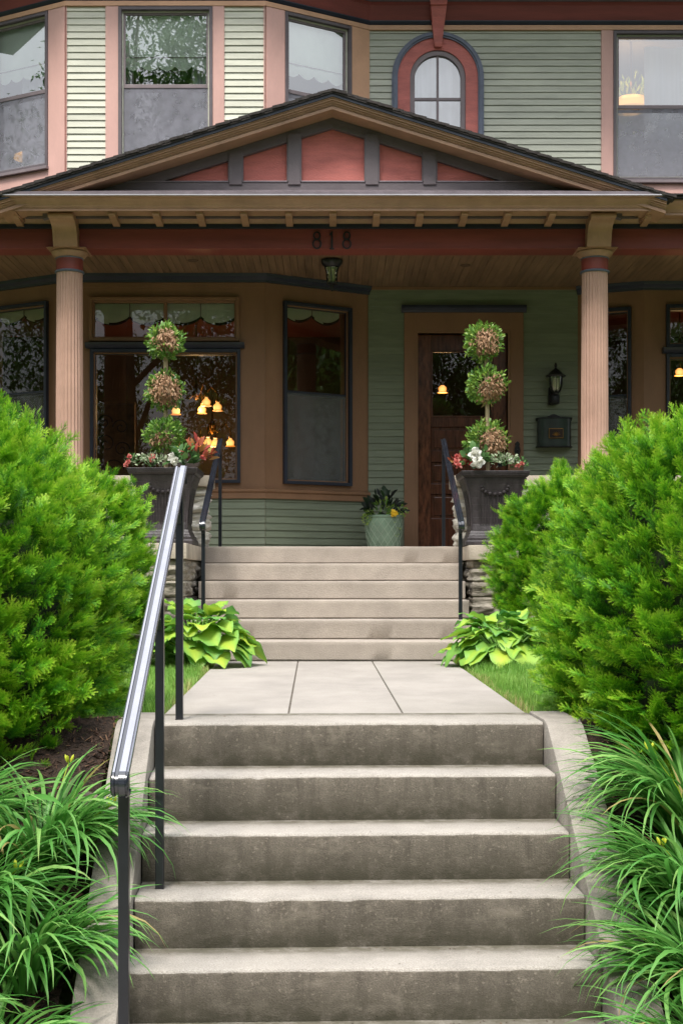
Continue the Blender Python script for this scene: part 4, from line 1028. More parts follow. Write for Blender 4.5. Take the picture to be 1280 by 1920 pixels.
wx = F_W.A.x + F_W.u(1037)
def WP(u, d, z): return F_W.P(u, d, z)
wl = thing('wall_lantern', (wx, DW, E + (VY - 757) * DW / FP), 'black carriage-style wall lantern above the mailbox, right of the front door', 'lantern')
zc0 = E + (VY - 757) * 15.3 / FP; k_ = 15.3 / FP
c = (wx, 15.30, E + (VY - 757) * 15.3 / FP)
mb = MB(); mb.lathe(c, [(.012, 28 * k_ + .22), (.02, .385), (.03, .375), (.06, .355), (.088, .322), (.10, .318), (.112, .308), (.108, .298), (.07, .294)][::-1], 28)
mb.lathe(c, [(.014, .385), (.008, .40), (.018, .415), (.014, .44), (.004, .455)], 16); mb.build('cap', M['black'], wl, smooth=True)
mb = MB(); mb.lathe(c, [(.045, .13), (.062, .16), (.074, .21), (.076, .293)], 28); mb.build('glass', M['lampglass'], wl, smooth=True)
mb = MB(); mb.lathe(c, [(.026, .15), (.034, .2), (.034, .285)], 20); mb.build('bulb_sleeve', M['frost'], wl, smooth=True)
mb = MB()
for k in range(6):
    a = 2 * math.pi * k / 6 + .5; mb.tube([(c[0] + r * math.cos(a), c[1] + r * math.sin(a), c[2] + z) for r, z in ((.046, .128), (.064, .16), (.076, .21), (.078, .295))], .004, 6)
mb.lathe(c, [(.03, .10), (.035, .12), (.05, .128)], 24); mb.build('cage', M['black'], wl, smooth=True)
mb = MB(); mb.lathe((wx - .005, 15.36, c[2]), [(.03, .0), (.052, .01), (.056, .03), (.056, .10), (.045, .12)], 28); mb.box(wx - .065, wx - .005, 15.38, 15.445, c[2] + .0, c[2] + .19); mb.build('bracket', M['black'], wl, smooth=True)

mx0 = F_W.A.x + F_W.u(1003); mx1 = F_W.A.x + F_W.u(1070); mz0 = E + (VY - 838) * 15.35 / FP; mz1 = E + (VY - 783) * 15.35 / FP
mbx = thing('mailbox', ((mx0 + mx1) / 2, 15.43, mz0), 'dark green metal wall mailbox with an arched top and a small leaf-pattern plaque', 'mailbox')
mc = (mx0 + mx1) / 2; hw = (mx1 - mx0) / 2
mb = MB(); n = 20
pl = [(mx0 + .012, 15.43)] + [(mc - (hw - .012) * math.cos(math.pi * i / n), 15.40 - .10 * math.sin(math.pi * i / n) ** .7) for i in range(n + 1)] + [(mx1 - .012, 15.43)]
mb.prism(pl, 'z', mz0 + .01, mz1 - .0); mb.build('body', paint('mailbox_green', (.035, .05, .046), .25, 5, .1, .05, 50, spec=.6), mbx, smooth=True)
mb = MB(); m2 = 16
top = [(mx0, mz1 - .03)] + [(mx0 + (mx1 - mx0) * i / m2, mz1 + .003 + .045 * math.exp(-((i / m2 - .5) / .17) ** 2)) for i in range(m2 + 1)] + [(mx1, mz1 - .03)]
mb.prism([(x, z) for x, z in top], 'y', 15.418, 15.43)
lid = [(mx0 - .004, 15.418)] + [(mc - (hw + .002) * math.cos(math.pi * i / n), 15.40 - .112 * math.sin(math.pi * i / n) ** .7) for i in range(n + 1)] + [(mx1 + .004, 15.418)]
mb.prism(lid, 'z', mz1 - .012, mz1 + .0); mb.build('lid', M['black'], mbx, smooth=True); mb = MB(); mb.prism(lid, 'z', mz0 - .002, mz0 + .009); mb.build('bottom_rim', M['black'], mbx, smooth=True)
mb = MB(); mb.box(mc - .075, mc + .085, 15.285, 15.30, mz0 + .09, mz0 + .2); mb.build('plaque', M['brass'], mbx, bevel=.003)
mb = MB(); mb.box(mc - .068, mc + .078, 15.282, 15.2845, mz0 + .097, mz0 + .193); mb.build('plaque_face', M['darkwood'], mbx)
mb = MB()
for k in range(7):
    a = math.pi * (.12 + .76 * k / 6); mb.tube([(mc + .005 + .0 * k, 15.281, mz0 + .115), (mc + .005 + .03 * math.cos(a), 15.279, mz0 + .115 + .035 * math.sin(a)), (mc + .005 + .052 * math.cos(a), 15.281, mz0 + .12 + .045 * math.sin(a))], [.002, .005, .001], 6)
mb.build('leaf_relief', M['brass'], mbx)

ux = F_W.A.x + F_W.u(968); uz = E + (VY - 845) * 15.4 / FP
mb = MB(); 
prf = [(.0, -.10), (.018, -.09), (.026, -.07), (.02, -.05), (.028, -.03), (.033, 0), (.028, .03), (.02, .05), (.027, .075), (.014, .095), (0, .105)]
pts = [(ux + a, uz + b) for a, b in prf] + [(ux - a, uz + b) for a, b in prf[-2:0:-1]]
mb.prism(pts, 'y', 15.385, 15.413); mb.lathe((ux, 15.37, uz), [(.004, -.012), (.012, -.006), (.012, .006), (.004, .012)], 16)
setp(mb.build('doorbell', M['black'], origin=(ux, 15.41, uz), bevel=.003), 'ornate black doorbell plate on the right door casing', 'doorbell')
for px_, py_, lab in ((362, 488, 'small round ceiling light in the porch ceiling, left of the lantern'), (872, 497, 'small round ceiling light in the porch ceiling, right of the lantern')):
    D = (ZC - E) * FP / (VY - py_); x = (px_ - VX) / FP * D
    mb = MB(); mb.lathe((x, D, ZC), [(.03, -.006), (.05, -.008), (.055, -.001)], 24)
    setp(mb.build('ceiling_light', M['ceil'], origin=(x, D, ZC), smooth=True), lab, 'ceiling light', 'recessed porch ceiling lights')

# =====================================================================
# INTERIOR: shades, valances, curtains, lamps
# =====================================================================
def shade(F, u0, u1, z0, z1, lab, mat='shade', d=-.078, nsc=4, name='window_shade', cat='window shade', dip=.05, line=True, grp='scalloped roller shades upstairs'):
    mb = MB(); n = 64; vs = []; T = thing(name, F.P((u0 + u1) / 2, d, z1), lab, cat, grp)
    def low(t): return z0 + dip * (1 - abs(math.sin(math.pi * nsc * t)) ** .75)
    def dd(t, h): return d + .012 * math.sin(t * 5) * h
    H_ = 8
    for i in range(n + 1):
        t = i / n; u = u0 + (u1 - u0) * t
        for j in range(H_ + 1): vs.append(F.P(u, d + .004 * math.sin(t * math.pi * nsc * 2) * (1 - j / H_), low(t) + (z1 - low(t)) * j / H_))
    k = H_ + 1
    mb.add(vs, [(i * k + j, (i + 1) * k + j, (i + 1) * k + j + 1, i * k + j + 1) for i in range(n) for j in range(H_)])
    mb.build('fabric', M[mat], T, smooth=True, fix=False)
    mb = MB()
    if line:
        fbox(mb, F, u0 + .002, u1 - .002, d + .004, d + .008, z0 + dip + .085, z0 + dip + .095)
        mb.build('hem_seam', M['greenleaf'] if False else M['taupe'], T)
    else:
        pts = [F.P(u0 + (u1 - u0) * i / n, d + .002, low(i / n) - .012) for i in range(n + 1)]
        vs = []
        for i, p in enumerate(pts): vs += [p, (p[0], p[1], p[2] + .03)]
        mb.add(vs, [(2 * i, 2 * i + 2, 2 * i + 3, 2 * i + 1) for i in range(n)]); mb.build('fringe', M['fringe'], T, fix=False)
        mb = MB()
        for q in range(1, nsc): u = u0 + (u1 - u0) * q / nsc; fbox(mb, F, u - .004, u + .004, d + .006, d + .012, z0 + dip, z1)
        mb.build('pleat', M['taupe'], T)
zs_ = E + (VY - 128) * DB / FP
shade(F_F, uF['u0'] + .05, uF['u1'] - .05, zs_, uz1 - .05, 'mint white roller shade with scalloped hem in the front window of the upper bay', nsc=5)
shade(F_SL, uSL['u0'] + .05, uSL['u1'] - .09, zs_, uz1 - .05, 'mint white scalloped roller shade in the left slanted window of the upper bay')
shade(F_SR, uSR['u0'] + .05, uSR['u1'] - .05, zs_, uz1 - .05, 'mint white scalloped roller shade in the right slanted window, just above the gable peak')
zv = E + (VY - 606) * DB / FP
tm = (F_F.u(307) + F_F.u(313)) / 2
shade(F_F, tran['u0'] + .04, tran['u1'] - .04, zv, tran['z1'] - .03, 'pale green scalloped valance behind the wide transom window over the dining room window', 'valance', nsc=4, name='valance', cat='valance', dip=.075, line=False, grp='scalloped valances downstairs')
zv2 = zv + .07
shade(F_SR, u_a + .05, u_b - .1, zv2, wz1 - .04, 'pale green two-scallop valance in the narrow window left of the front door', 'valance', nsc=2, name='valance', cat='valance', dip=.075, line=False, grp='scalloped valances downstairs')
shade(F_SL, lowB['u0'] + .06, lowB['u1'] - .05, zv2, wz1 - .04, 'pale green valance in the lower window at the left edge of the photo', 'valance', nsc=2, name='valance', cat='valance', dip=.075, line=False, grp='scalloped valances downstairs')
def curtain(F, u0, u1, z0, z1, lab, d=-.2):
    n = 40; mb = MB(); vs = []
    for i in range(n + 1):
        t = i / n; dd = d + .025 * math.sin(t * 6 * math.pi) + .01 * math.sin(t * 17)
        vs += [F.P(u0 + (u1 - u0) * t, dd, z0), F.P(u0 + (u1 - u0) * t, dd, z1)]
    mb.add(vs, [(2 * i, 2 * i + 2, 2 * i + 3, 2 * i + 1) for i in range(n)])
    setp(mb.build('curtain', M['curtain'], origin=F.P((u0 + u1) / 2, d, z1), smooth=True, fix=False), lab, 'curtain', 'white curtains upstairs')
curtain(F_F, uF['u0'] + .03, uF['u0'] + .13, uz0 - .1, uz1, 'white curtain at the left side of the front window of the upper bay')
curtain(F_F, uF['u1'] - .24, uF['u1'] - .04, uz0 - .1, uz1, 'white curtain at the right side of the front window of the upper bay')
curtain(F_SL, uSL['u1'] - .55, uSL['u1'] - .22, uz0 - .1, uz1, 'wide white curtain in the left slanted window of the upper bay')
curtain(F_UW, ac - .29, ac + .29, 4.9, asz + .34, 'white curtain filling the arched window', d=-.16)
curtain(F_UW, uR['u0'] + .45, uR['u1'], uz0 + .6, uz1, 'white curtain in the big upper right window', d=-.45)

def bellshade(mb, c, s=.86):
    mb.lathe(c, [(.078 * s, -.075 * s), (.07 * s, -.068 * s), (.052 * s, -.055 * s), (.062 * s, -.02 * s), (.058 * s, .005 * s), (.032 * s, .03 * s), (.022 * s, .05 * s)][::1], 24)
def chandelier(name, lamps, centre, lab, grp, arms=True):
    T = thing(name, centre, lab, 'chandelier' if arms else 'lamp', grp)
    for c in lamps:
        mb = MB(); bellshade(mb, c); mb.build('lamp_shade', M['amber'], T, smooth=True)
        mb = MB(); mb.lathe(c, [(.024, .05), (.026, .06), (.012, .075), (.008, .10)], 16)
        if arms:
            t0 = Vector((c[0], c[1], c[2] + .1)); q = Vector(centre)
            mb.tube([t0, t0 + Vector((0, 0, .06)), t0.lerp(q, .3) + Vector((0, 0, .11)), t0.lerp(q, .7) + Vector((0, 0, -.05)), q], .007, 8)
        mb.build('arm', M['brass'], T, smooth=True)
    lp = bpy.data.lights.new('lamp_glow', 'POINT'); lp.energy = 9 if arms else 4; lp.color = (1, .6, .25); lp.shadow_soft_size = .12
    lo = bpy.data.objects.new('lamp_glow', lp); COL.objects.link(lo); lo.parent = T; lo.location = (0, 0, -.22)
    mb = MB(); q = centre
    mb.tube([(q[0], q[1], q[2]), (q[0], q[1], 4.0)], .009, 8); mb.lathe(q, [(.01, -.1), (.035, -.06), (.05, 0), (.03, .05), (.012, .09)], 20); mb.build('stem', M['brass'], T, smooth=True)
    return T
Dc = 17.2
def ap(px, py, D): return tuple(at(px, py, D))
chandelier('chandelier', [ap(387, 752, Dc - .12), ap(408, 761, Dc), ap(379, 766, Dc + .2), ap(330, 768, Dc + .1)], ap(368, 735, Dc + .1), 'brass chandelier with lit amber bell shades, upper cluster in the wide dining window', 'lit lamps indoors')
chandelier('chandelier', [ap(376, 828, 18.3), ap(390, 827, 18.2), ap(404, 829, 18.3), ap(432, 828, 18.4)], ap(398, 800, 18.4), 'lower row of lit amber bells in the wide dining window, beside the rail', 'lit lamps indoors')
chandelier('pendant_lamp', [ap(829, 727, 17.5)], ap(829, 712, 17.5), 'single lit amber pendant lamp seen through the front door glass', 'lit lamps indoors', arms=False)
chandelier('pendant_lamp', [ap(1273, 695, 17.2)], ap(1273, 680, 17.2), 'lit amber pendant lamp in the window at the far right edge', 'lit lamps indoors', arms=False)
c = ap(1182, 190, 16.6); T = thing('ceiling_lamp', (c[0], c[1], c[2]), 'glowing amber dome lamp in the big upper right window', 'ceiling lamp', 'amber ceiling lamps upstairs')
mb = MB(); mb.lathe(c, [(.23, -.10), (.225, -.03), (.17, .03), (.08, .055), (.02, .06)], 32); mb.build('dome', M['amberdome'], T, smooth=True); mb = MB(); mb.tube([c, (c[0], c[1], 7.1)], .01); mb.build('stem', M['brass'], T)
dl = bpy.data.lights.new('dome_glow', 'POINT'); dl.energy = 6; dl.color = (1, .6, .2); dl.shadow_soft_size = .2
do = bpy.data.objects.new('dome_glow', dl); COL.objects.link(do); do.parent = T; do.location = (0, 0, .25)
c = ap(52, 292, 16.4); T = thing('ceiling_lamp', c, 'dim amber dome lamp behind the left slanted window of the upper bay', 'ceiling lamp', 'amber ceiling lamps upstairs')
mb = MB(); mb.lathe(c, [(.16, -.04), (.15, -.0), (.09, .035), (.02, .045)], 32); mb.build('dome', M['amberdome'], T, smooth=True); mb = MB(); mb.tube([c, (c[0], c[1], 7.1)], .01); mb.build('stem', M['brass'], T)
# carved fireplace screen, sideboard, framed glass
c = at(212, 835, 16.9)
T = thing('carved_screen', tuple(c), 'carved brown wooden panel with scrolling vines inside the dining room window', 'screen')
w_, h_ = .24, .5
mb = MB(); mb.box(c.x - w_, c.x + w_, c.y, c.y + .03, c.z - h_, c.z + h_); mb.build('board', M['carve'], T)
mb = MB(); 
for a0, a1, b0, b1 in ((-w_, w_, h_, h_ + .03), (-w_ - .03, -w_, -h_, h_ + .03), (w_, w_ + .03, -h_, h_ + .03)): mb.box(c.x + a0, c.x + a1, c.y - .015, c.y + .04, c.z + b0, c.z + b1)
mb.build('frame', M['carve'], T, bevel=.004)
mb = MB()
for k, (dx, dz_, r, s_) in enumerate(((-.1, .28, .1, 1), (.1, .22, .1, -1), (-.08, .02, .12, -1), (.11, -.05, .1, 1), (0, -.3, .14, 1))):
    mb.tube([(c.x + dx + s_ * r * (1 - i / 30) * math.cos(i / 26 * 9), c.y - .012, c.z + dz_ + r * (1 - i / 30) * math.sin(i / 26 * 9)) for i in range(27)], .009, 6)
mb.build('vine_relief', M['darkwood'], T, smooth=True)
T = thing('sideboard', (-1.5, 18.6, ZF), 'dark wooden sideboard deep in the dining room below the lamps', 'sideboard')
mb = MB(); mb.box(-2.4, -.6, 18.3, 18.8, ZF + .1, ZF + .95); mb.box(-2.45, -.55, 18.27, 18.8, ZF + .951, ZF + .99); mb.build('case', M['darkwood'], T, bevel=.006)
for k in range(3): 
    mb = MB(); mb.box(-2.36 + k * .59, -1.81 + k * .59, 18.28, 18.299, ZF + .16, ZF + .9); mb.build('door', M['darkwood'], T, bevel=.006)
T = thing('dining_table', (-1.5, 16.9, ZF), 'dark dining table inside the wide window', 'table')
mb = MB(); mb.box(-2.2, -.7, 16.4, 17.4, ZF + .72, ZF + .76); mb.build('table_top', M['darkwood'], T, bevel=.008)
for sx in (-2.1, -.8):
    for sy in (16.5, 17.3): mb = MB(); mb.lathe((sx, sy, ZF), [(.03, 0), (.045, .2), (.03, .35), (.045, .6), (.045, .719)], 12); mb.build('leg', M['darkwood'], T, smooth=True)
# =====================================================================
# PLANTS
# =====================================================================
def tri_template_yew():
    V = []; F = []; Tn = []
    def needle(p, d, ln, w, t0, t1):
        b = len(V); d = Vector(d).normalized(); s = d.cross(Vector((0, 0, 1)))
        if s.length < .1: s = Vector((1, 0, 0))
        s.normalize(); p = Vector(p)
        V.extend([tuple(p - s * w), tuple(p + s * w), tuple(p + d * ln)]); F.append((b, b + 1, b + 2)); Tn.extend([t0, t0, t1])
    def twig(o, ang, L, n, t0, t1):
        ca, sa = math.cos(ang), math.sin(ang)
        def tr(x, y, z): return (o[0] + x * ca - y * sa, o[1] + x * sa + y * ca, o[2] + z)
        b = len(V); V.extend([tr(-.0012, 0, 0), tr(.0012, 0, 0), tr(0, L, .02 * L)]); F.append((b, b + 1, b + 2)); Tn.extend([t0, t0, t1])
        for i in range(n):
            t = (i + .5) / n; y = L * t; ln = .021 * (1 - .45 * t) ; 
            for s in (-1, 1):
                dx = s * math.cos(.75 + .35 * t); dy = math.sin(.75 + .35 * t); dz_ = random.uniform(-.15, .45)
                q = (dx * ca - dy * sa, dx * sa + dy * ca, dz_)
                needle(tr(0, y, .02 * L * t), q, ln, .0021, t0 + (t1 - t0) * t - .06, t0 + (t1 - t0) * t + .1)
    twig((0, 0, 0), 0, .105, 13, .0, .55)
    twig((0, .022, 0), .75, .055, 6, .05, .45); twig((0, .035, 0), -.75, .055, 6, .05, .45); twig((0, .055, .004), .55, .04, 5, .2, .5); twig((0, .062, .004), -.6, .035, 4, .2, .5)
    return np.array(V), np.array(F), np.array(Tn)
YV, YF, YT = tri_template_yew()
def fnoise(P, s, o=0):
    return np.array([mnoise.noise(Vector((p[0] * s + o, p[1] * s, p[2] * s))) for p in P])
def yew(name, c, r, n, lab, seed, pw=2.3, shear=0, scale=1.0, zcut=None):
    c = np.array(c, float); r = np.array(r, float)
    T = thing('yew_shrub', (c[0], c[1], c[2] - r[2]), lab, 'shrub', 'clipped yew shrubs')
    # the crown is made of leafy plumes: each plume is a curved shoot carrying many small needle sprays
    def surf(m_):
        d = randdir(m_ * 2); d = d[d[:, 1] < .55][:m_]
        k = (np.abs(d[:, 0]) ** pw + np.abs(d[:, 1]) ** pw + np.abs(d[:, 2]) ** pw) ** (-1 / pw); P = d * k[:, None]
        sq = (1 - .16 * np.clip(-P[:, 2], 0, 1) ** 1.5)[:, None]; P[:, :2] *= sq
        nl = fnoise(P * r, 2.2, seed) * .07 + fnoise(P * r, 5.5, seed + 9) * .06
        W = c + P * r * (1 + nl[:, None] / max(.5, min(r)))
        nrm = np.sign(P) * np.abs(P) ** (pw - 1) / r; nrm /= np.linalg.norm(nrm, axis=1, keepdims=True); return W, nrm
    npl = n // 7; W0, N0 = surf(npl); Ts = []; Ds = []; Us = []; Tt = []
    for i in range(npl):
        ax = N0[i] * .9 + np.array([0, 0, .75]) + rng.normal(size=3) * .28; ax /= np.linalg.norm(ax)
        L = rng.uniform(.07, .155); m_ = int(rng.uniform(11, 18)); sidev = np.cross(ax, N0[i] + rng.normal(size=3) * .4); sidev /= np.linalg.norm(sidev) + 1e-6; upn = np.cross(sidev, ax)
        b0 = W0[i] - N0[i] * rng.uniform(.08, .15); bend = rng.uniform(-.05, .10); tone = rng.normal() * .11
        t = np.linspace(.1, 1, m_); p = b0 + ax * (t * L)[:, None] + N0[i] * (bend * t ** 2)[:, None]
        sg = np.where(np.arange(m_) % 2 == 0, 1, -1)[:, None] * (1 - t[:, None] * .85)
        dd = ax + sidev * sg * 1.1 + upn * rng.normal(size=(m_, 1)) * .3 + rng.normal(size=(m_, 3)) * .15
        Ts.append(p); Ds.append(dd); Us.append(np.tile(upn, (m_, 1)) + rng.normal(size=(m_, 3)) * .25); Tt.append(.25 + tone + .14 * t + rng.normal(size=m_) * .05)
    Wf, Nf = surf(n // 3); q_ = len(Wf)
    Ts.append(Wf - Nf * rng.uniform(.10, .22, (q_, 1))); Ds.append(Nf + np.array([0, 0, .5]) + randdir(q_) * .6); Us.append(Nf * .3 + np.array([0, 0, 1.]) + randdir(q_) * .4); Tt.append(.22 + rng.normal(size=q_) * .12)
    Ts, Ds, Us, Tt = [np.concatenate(z_) for z_ in (Ts, Ds, Us, Tt)]
    fr = frames(Ds, up=Us, roll=rng.normal(size=len(Ts)) * .3)
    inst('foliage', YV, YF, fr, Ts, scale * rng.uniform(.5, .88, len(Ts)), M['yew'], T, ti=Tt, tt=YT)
    # inner mass of twigs: a dense tangle so that no light shows straight through, plus limbs
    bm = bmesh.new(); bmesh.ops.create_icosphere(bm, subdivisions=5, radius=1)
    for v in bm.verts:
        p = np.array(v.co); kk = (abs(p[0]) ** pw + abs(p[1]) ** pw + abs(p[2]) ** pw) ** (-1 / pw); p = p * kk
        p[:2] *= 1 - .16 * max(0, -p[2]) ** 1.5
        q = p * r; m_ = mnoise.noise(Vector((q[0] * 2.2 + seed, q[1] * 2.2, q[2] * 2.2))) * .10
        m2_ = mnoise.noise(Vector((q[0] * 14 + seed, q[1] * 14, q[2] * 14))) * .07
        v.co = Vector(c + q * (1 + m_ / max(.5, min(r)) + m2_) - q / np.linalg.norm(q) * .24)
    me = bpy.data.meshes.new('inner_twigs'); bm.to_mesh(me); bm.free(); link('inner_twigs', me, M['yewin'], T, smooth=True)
    mb = MB()
    for i in range(9):
        a = i * 2.4 + seed; top = Vector(c) + Vector((r[0] * .6 * math.cos(a), r[1] * .6 * math.sin(a), r[2] * .1)); b0 = Vector((c[0] + .08 * math.cos(a), c[1] + .08 * math.sin(a), c[2] - r[2] - .15))
        mb.tube([b0, b0.lerp(top, .4) + Vector((0, 0, -.05)), top], [.03, .022, .012], 7)
    mb.build('stems', M['bark'], T, smooth=True)
yew('y', (-2.07, 7.0, .28), (.98, 1.06, 1.19), 21000, 'big lime green yew shrub filling the left side, beside the garden step handrail', 1)
yew('y', (2.14, 7.0, .32), (1.02, 1.06, 1.17), 21000, 'big lime green yew shrub filling the right side, beside the lawn strip', 5)
yew('y', (-2.03, 10.9, .68), (.58, .55, .82), 8000, 'smaller yew shrub behind the big left one, in front of the left planter', 9)
yew('y', (2.04, 11.45, .64), (.66, .5, .86), 8000, 'smaller yew shrub behind the big right one, in front of the right planter', 13)

# ---- grass
def grass_patch(x0, x1, y0, y1, n, name='grass'):
    X = rng.uniform(x0, x1, n); Y = rng.uniform(y0, y1, n)
    lx = np.array([nearL[0] + (farL[0] - nearL[0]) * (y - 6.9) / 4.4 for y in Y]); rx = np.array([nearR[0] + (farR[0] - nearR[0]) * (y - 6.9) / 4.4 for y in Y])
    edge = .012 * np.sin(Y * 23) + .012 * np.sin(Y * 61 + X * 9)
    keep = ((X < lx - .01 + edge) | (X > rx + .01 + edge)) & ~((Y < 6.98) & (X > -1.02) & (X < 1.25)); X, Y, lx, rx = X[keep], Y[keep], lx[keep], rx[keep]
    dist = np.minimum(np.abs(X - lx), np.abs(X - rx)); m = len(X)
    Z = np.array([gz(a, b) for a, b in zip(X, Y)])
    L = rng.uniform(.03, .075, m) * (1 + .35 * np.sin(X * 9 + Y * 4)) * np.where(dist < .06, .8, 1)
    # blade: 2 quads -> use 5 verts as 3 tris
    tv = np.array([(-.0016, 0, 0), (.0016, 0, 0), (.0013, .12, .55), (-.0013, .12, .55), (0, .38, 1.0)])
    tf = [(0, 1, 2), (0, 2, 3), (3, 2, 4)]
    a = rng.uniform(0, 2 * np.pi, m); ca, sa = np.cos(a), np.sin(a); z0 = np.zeros(m)
    lean = rng.uniform(.3, 1.6, m)
    Rm = np.stack([np.stack([ca, sa, z0], 1), np.stack([-sa * L * lean, ca * L * lean, z0], 1), np.stack([z0, z0, L], 1)], 2)
    ti = .42 + rng.normal(size=m) * .16 + .1 * np.sin(X * 5 + Y * 3) + np.where(dist < .05, rng.uniform(0, .6, m), 0)
    o = inst(name, tv, tf, Rm, np.stack([X, Y, Z], 1), np.ones(m), M['grass'], ti=ti, origin=(0, 0, 0))
    return setp(o, 'short bright lawn grass on both sides of the walk', 'grass', kind='stuff')
grass_patch(-2.3, 2.4, 6.62, 11.25, 150000)

# ---- daylilies
def blades(name, base, n, L0, L1, T, seed, spread=.12, wid=.0078, dirbias=None, tintc=.5):
    K = 10; base = np.array(base, float)
    a = rng.uniform(0, 2 * np.pi, n)
    if dirbias is not None: a = np.where(rng.random(n) < .45, dirbias + rng.normal(size=n) * .6, a)
    L = rng.uniform(L0, L1, n); e0 = rng.uniform(1.05, 1.5, n); droop = rng.uniform(1.1, 2.5, n) * np.where(rng.random(n) < .10, .7, 1)
    tw = rng.normal(size=n) * .5; W = wid * rng.uniform(.7, 1.25, n)
    t = np.linspace(0, 1, K + 1)
    el = e0[:, None] - droop[:, None] * (t[None] ** 1.5)
    ds = L[:, None] / K
    rr = np.cumsum(np.cos(el) * ds, 1) - np.cos(el[:, :1]) * ds; zz_ = np.cumsum(np.sin(el) * ds, 1) - np.sin(el[:, :1]) * ds
    da = np.cumsum(rng.normal(size=(n, 1)) * .03 * np.ones((n, K + 1)), 1)
    ang = a[:, None] + da
    b0 = base[None] + np.stack([np.cos(a) * spread * rng.random(n), np.sin(a) * spread * rng.random(n), np.zeros(n)], 1)
    cx = b0[:, :1] + np.cos(ang) * rr; cy = b0[:, 1:2] + np.sin(ang) * rr; cz = b0[:, 2:3] + zz_
    wt = W[:, None] * np.minimum(1, (1 - t[None]) * 3.2) ** .8 * (.75 + .25 * np.minimum(1, t[None] * 5))
    sx, sy = -np.sin(ang), np.cos(ang)
    fold = .45 * wt
    left = np.stack([cx - sx * wt, cy - sy * wt, cz + fold + tw[:, None] * wt * .6], 2); mid = np.stack([cx, cy, cz], 2); right = np.stack([cx + sx * wt, cy + sy * wt, cz + fold - tw[:, None] * wt * .6], 2)
    V = np.stack([left, mid, right], 2).reshape(n, -1, 3)   # n,(K+1)*3,3
    f = []
    for i in range(K):
        for j in range(2): f.append((i * 3 + j, i * 3 + j + 1, (i + 1) * 3 + j + 1, (i + 1) * 3 + j))
    f = np.array(f); F = (f[None] + (np.arange(n) * (K + 1) * 3)[:, None, None]).reshape(-1, 4)
    ti = np.where(rng.random(n) < .014, 1.2, np.clip(tintc + rng.normal(size=n) * .2, 0, .85))[:, None] + np.repeat(t * .18 - .08, 3)[None]
    return rawmesh(name, V.reshape(-1, 3), F, ti.ravel(), M['lily'], T, smooth=True)
def daylily(x, y, n, L0, L1, lab, seed, scapes=(), db=None):
    z = gz(x, y) + .02; T = thing('daylily', (x, y, z), lab, 'daylily', 'daylily clumps along the garden steps')
    blades('leaves', (x, y, z), n, L0, L1, T, seed, dirbias=db)
    for (dx, dy, h) in scapes:
        mb = MB(); p = Vector((x, y, z)); q = Vector((x + dx, y + dy, z + h))
        mb.tube([p, p.lerp(q, .5) + Vector((-dx * .12, 0, h * .08)), q], [.004, .0035, .0025], 6, 0, .3)
        st_ = mb.build('flower_stalk', M['bud'], T, smooth=True)
        mb = MB()
        for k in range(3):
            a = k * 2.1 + dx * 9; o = q + Vector((.008 * math.cos(a), .008 * math.sin(a), 0)); tp = o + Vector((.014 * math.cos(a), .014 * math.sin(a), .034))
            mb.tube([o, o.lerp(tp, .35), o.lerp(tp, .75), tp], [.002, .0065, .006, .001], 7, 0, .85)
        mb.build('flower_bud', M['bud'], st_, smooth=True)
daylily(-1.20, 5.72, 256, .42, .72, 'daylily clump beside the upper left side wall, leaning over the step rail', 1, [(.30, -.05, .30), (.05, .35, .42)], db=0)
daylily(-1.45, 5.40, 229, .42, .70, 'daylily clump at the left edge, just left of the first handrail post', 2, [(.25, -.1, .33)], db=-.3)
daylily(-1.16, 5.25, 202, .36, .66, 'daylily clump against the middle of the left side wall', 9, [], db=-.2)
daylily(-1.24, 4.86, 175, .35, .6, 'daylily clump low against the left side wall, near the bottom of the photo', 3, [(.10, -.10, .24)], db=-.6)
daylily(-1.36, 4.45, 148, .35, .58, 'daylily clump in the bottom left corner', 4, [], db=-.2)
daylily(-1.62, 5.80, 210, .38, .64, 'daylily clump farthest up the left bed, nearest the big left yew', 11, [], db=-.3)
daylily(-1.60, 4.95, 190, .40, .66, 'daylily clump cut by the left edge of the photo, lower half', 12, [], db=-.2)
daylily(1.56, 5.95, 256, .48, .80, 'daylily clump uppermost on the right, in front of the big right yew', 5, [(-.20, .0, .40), (.02, .1, .5), (-.02, -.1, .35)], db=math.pi)
daylily(1.50, 5.55, 256, .48, .80, 'second daylily clump from the top on the right side', 10, [(-.18, 0, .34)], db=math.pi)
daylily(1.46, 5.18, 256, .45, .78, 'daylily clump midway down the right side wall', 6, [], db=math.pi)
daylily(1.42, 4.82, 229, .42, .72, 'daylily clump spilling over the lower right side wall', 7, [], db=math.pi)
daylily(1.36, 4.45, 189, .38, .66, 'daylily clump in the bottom right corner', 8, [], db=math.pi)

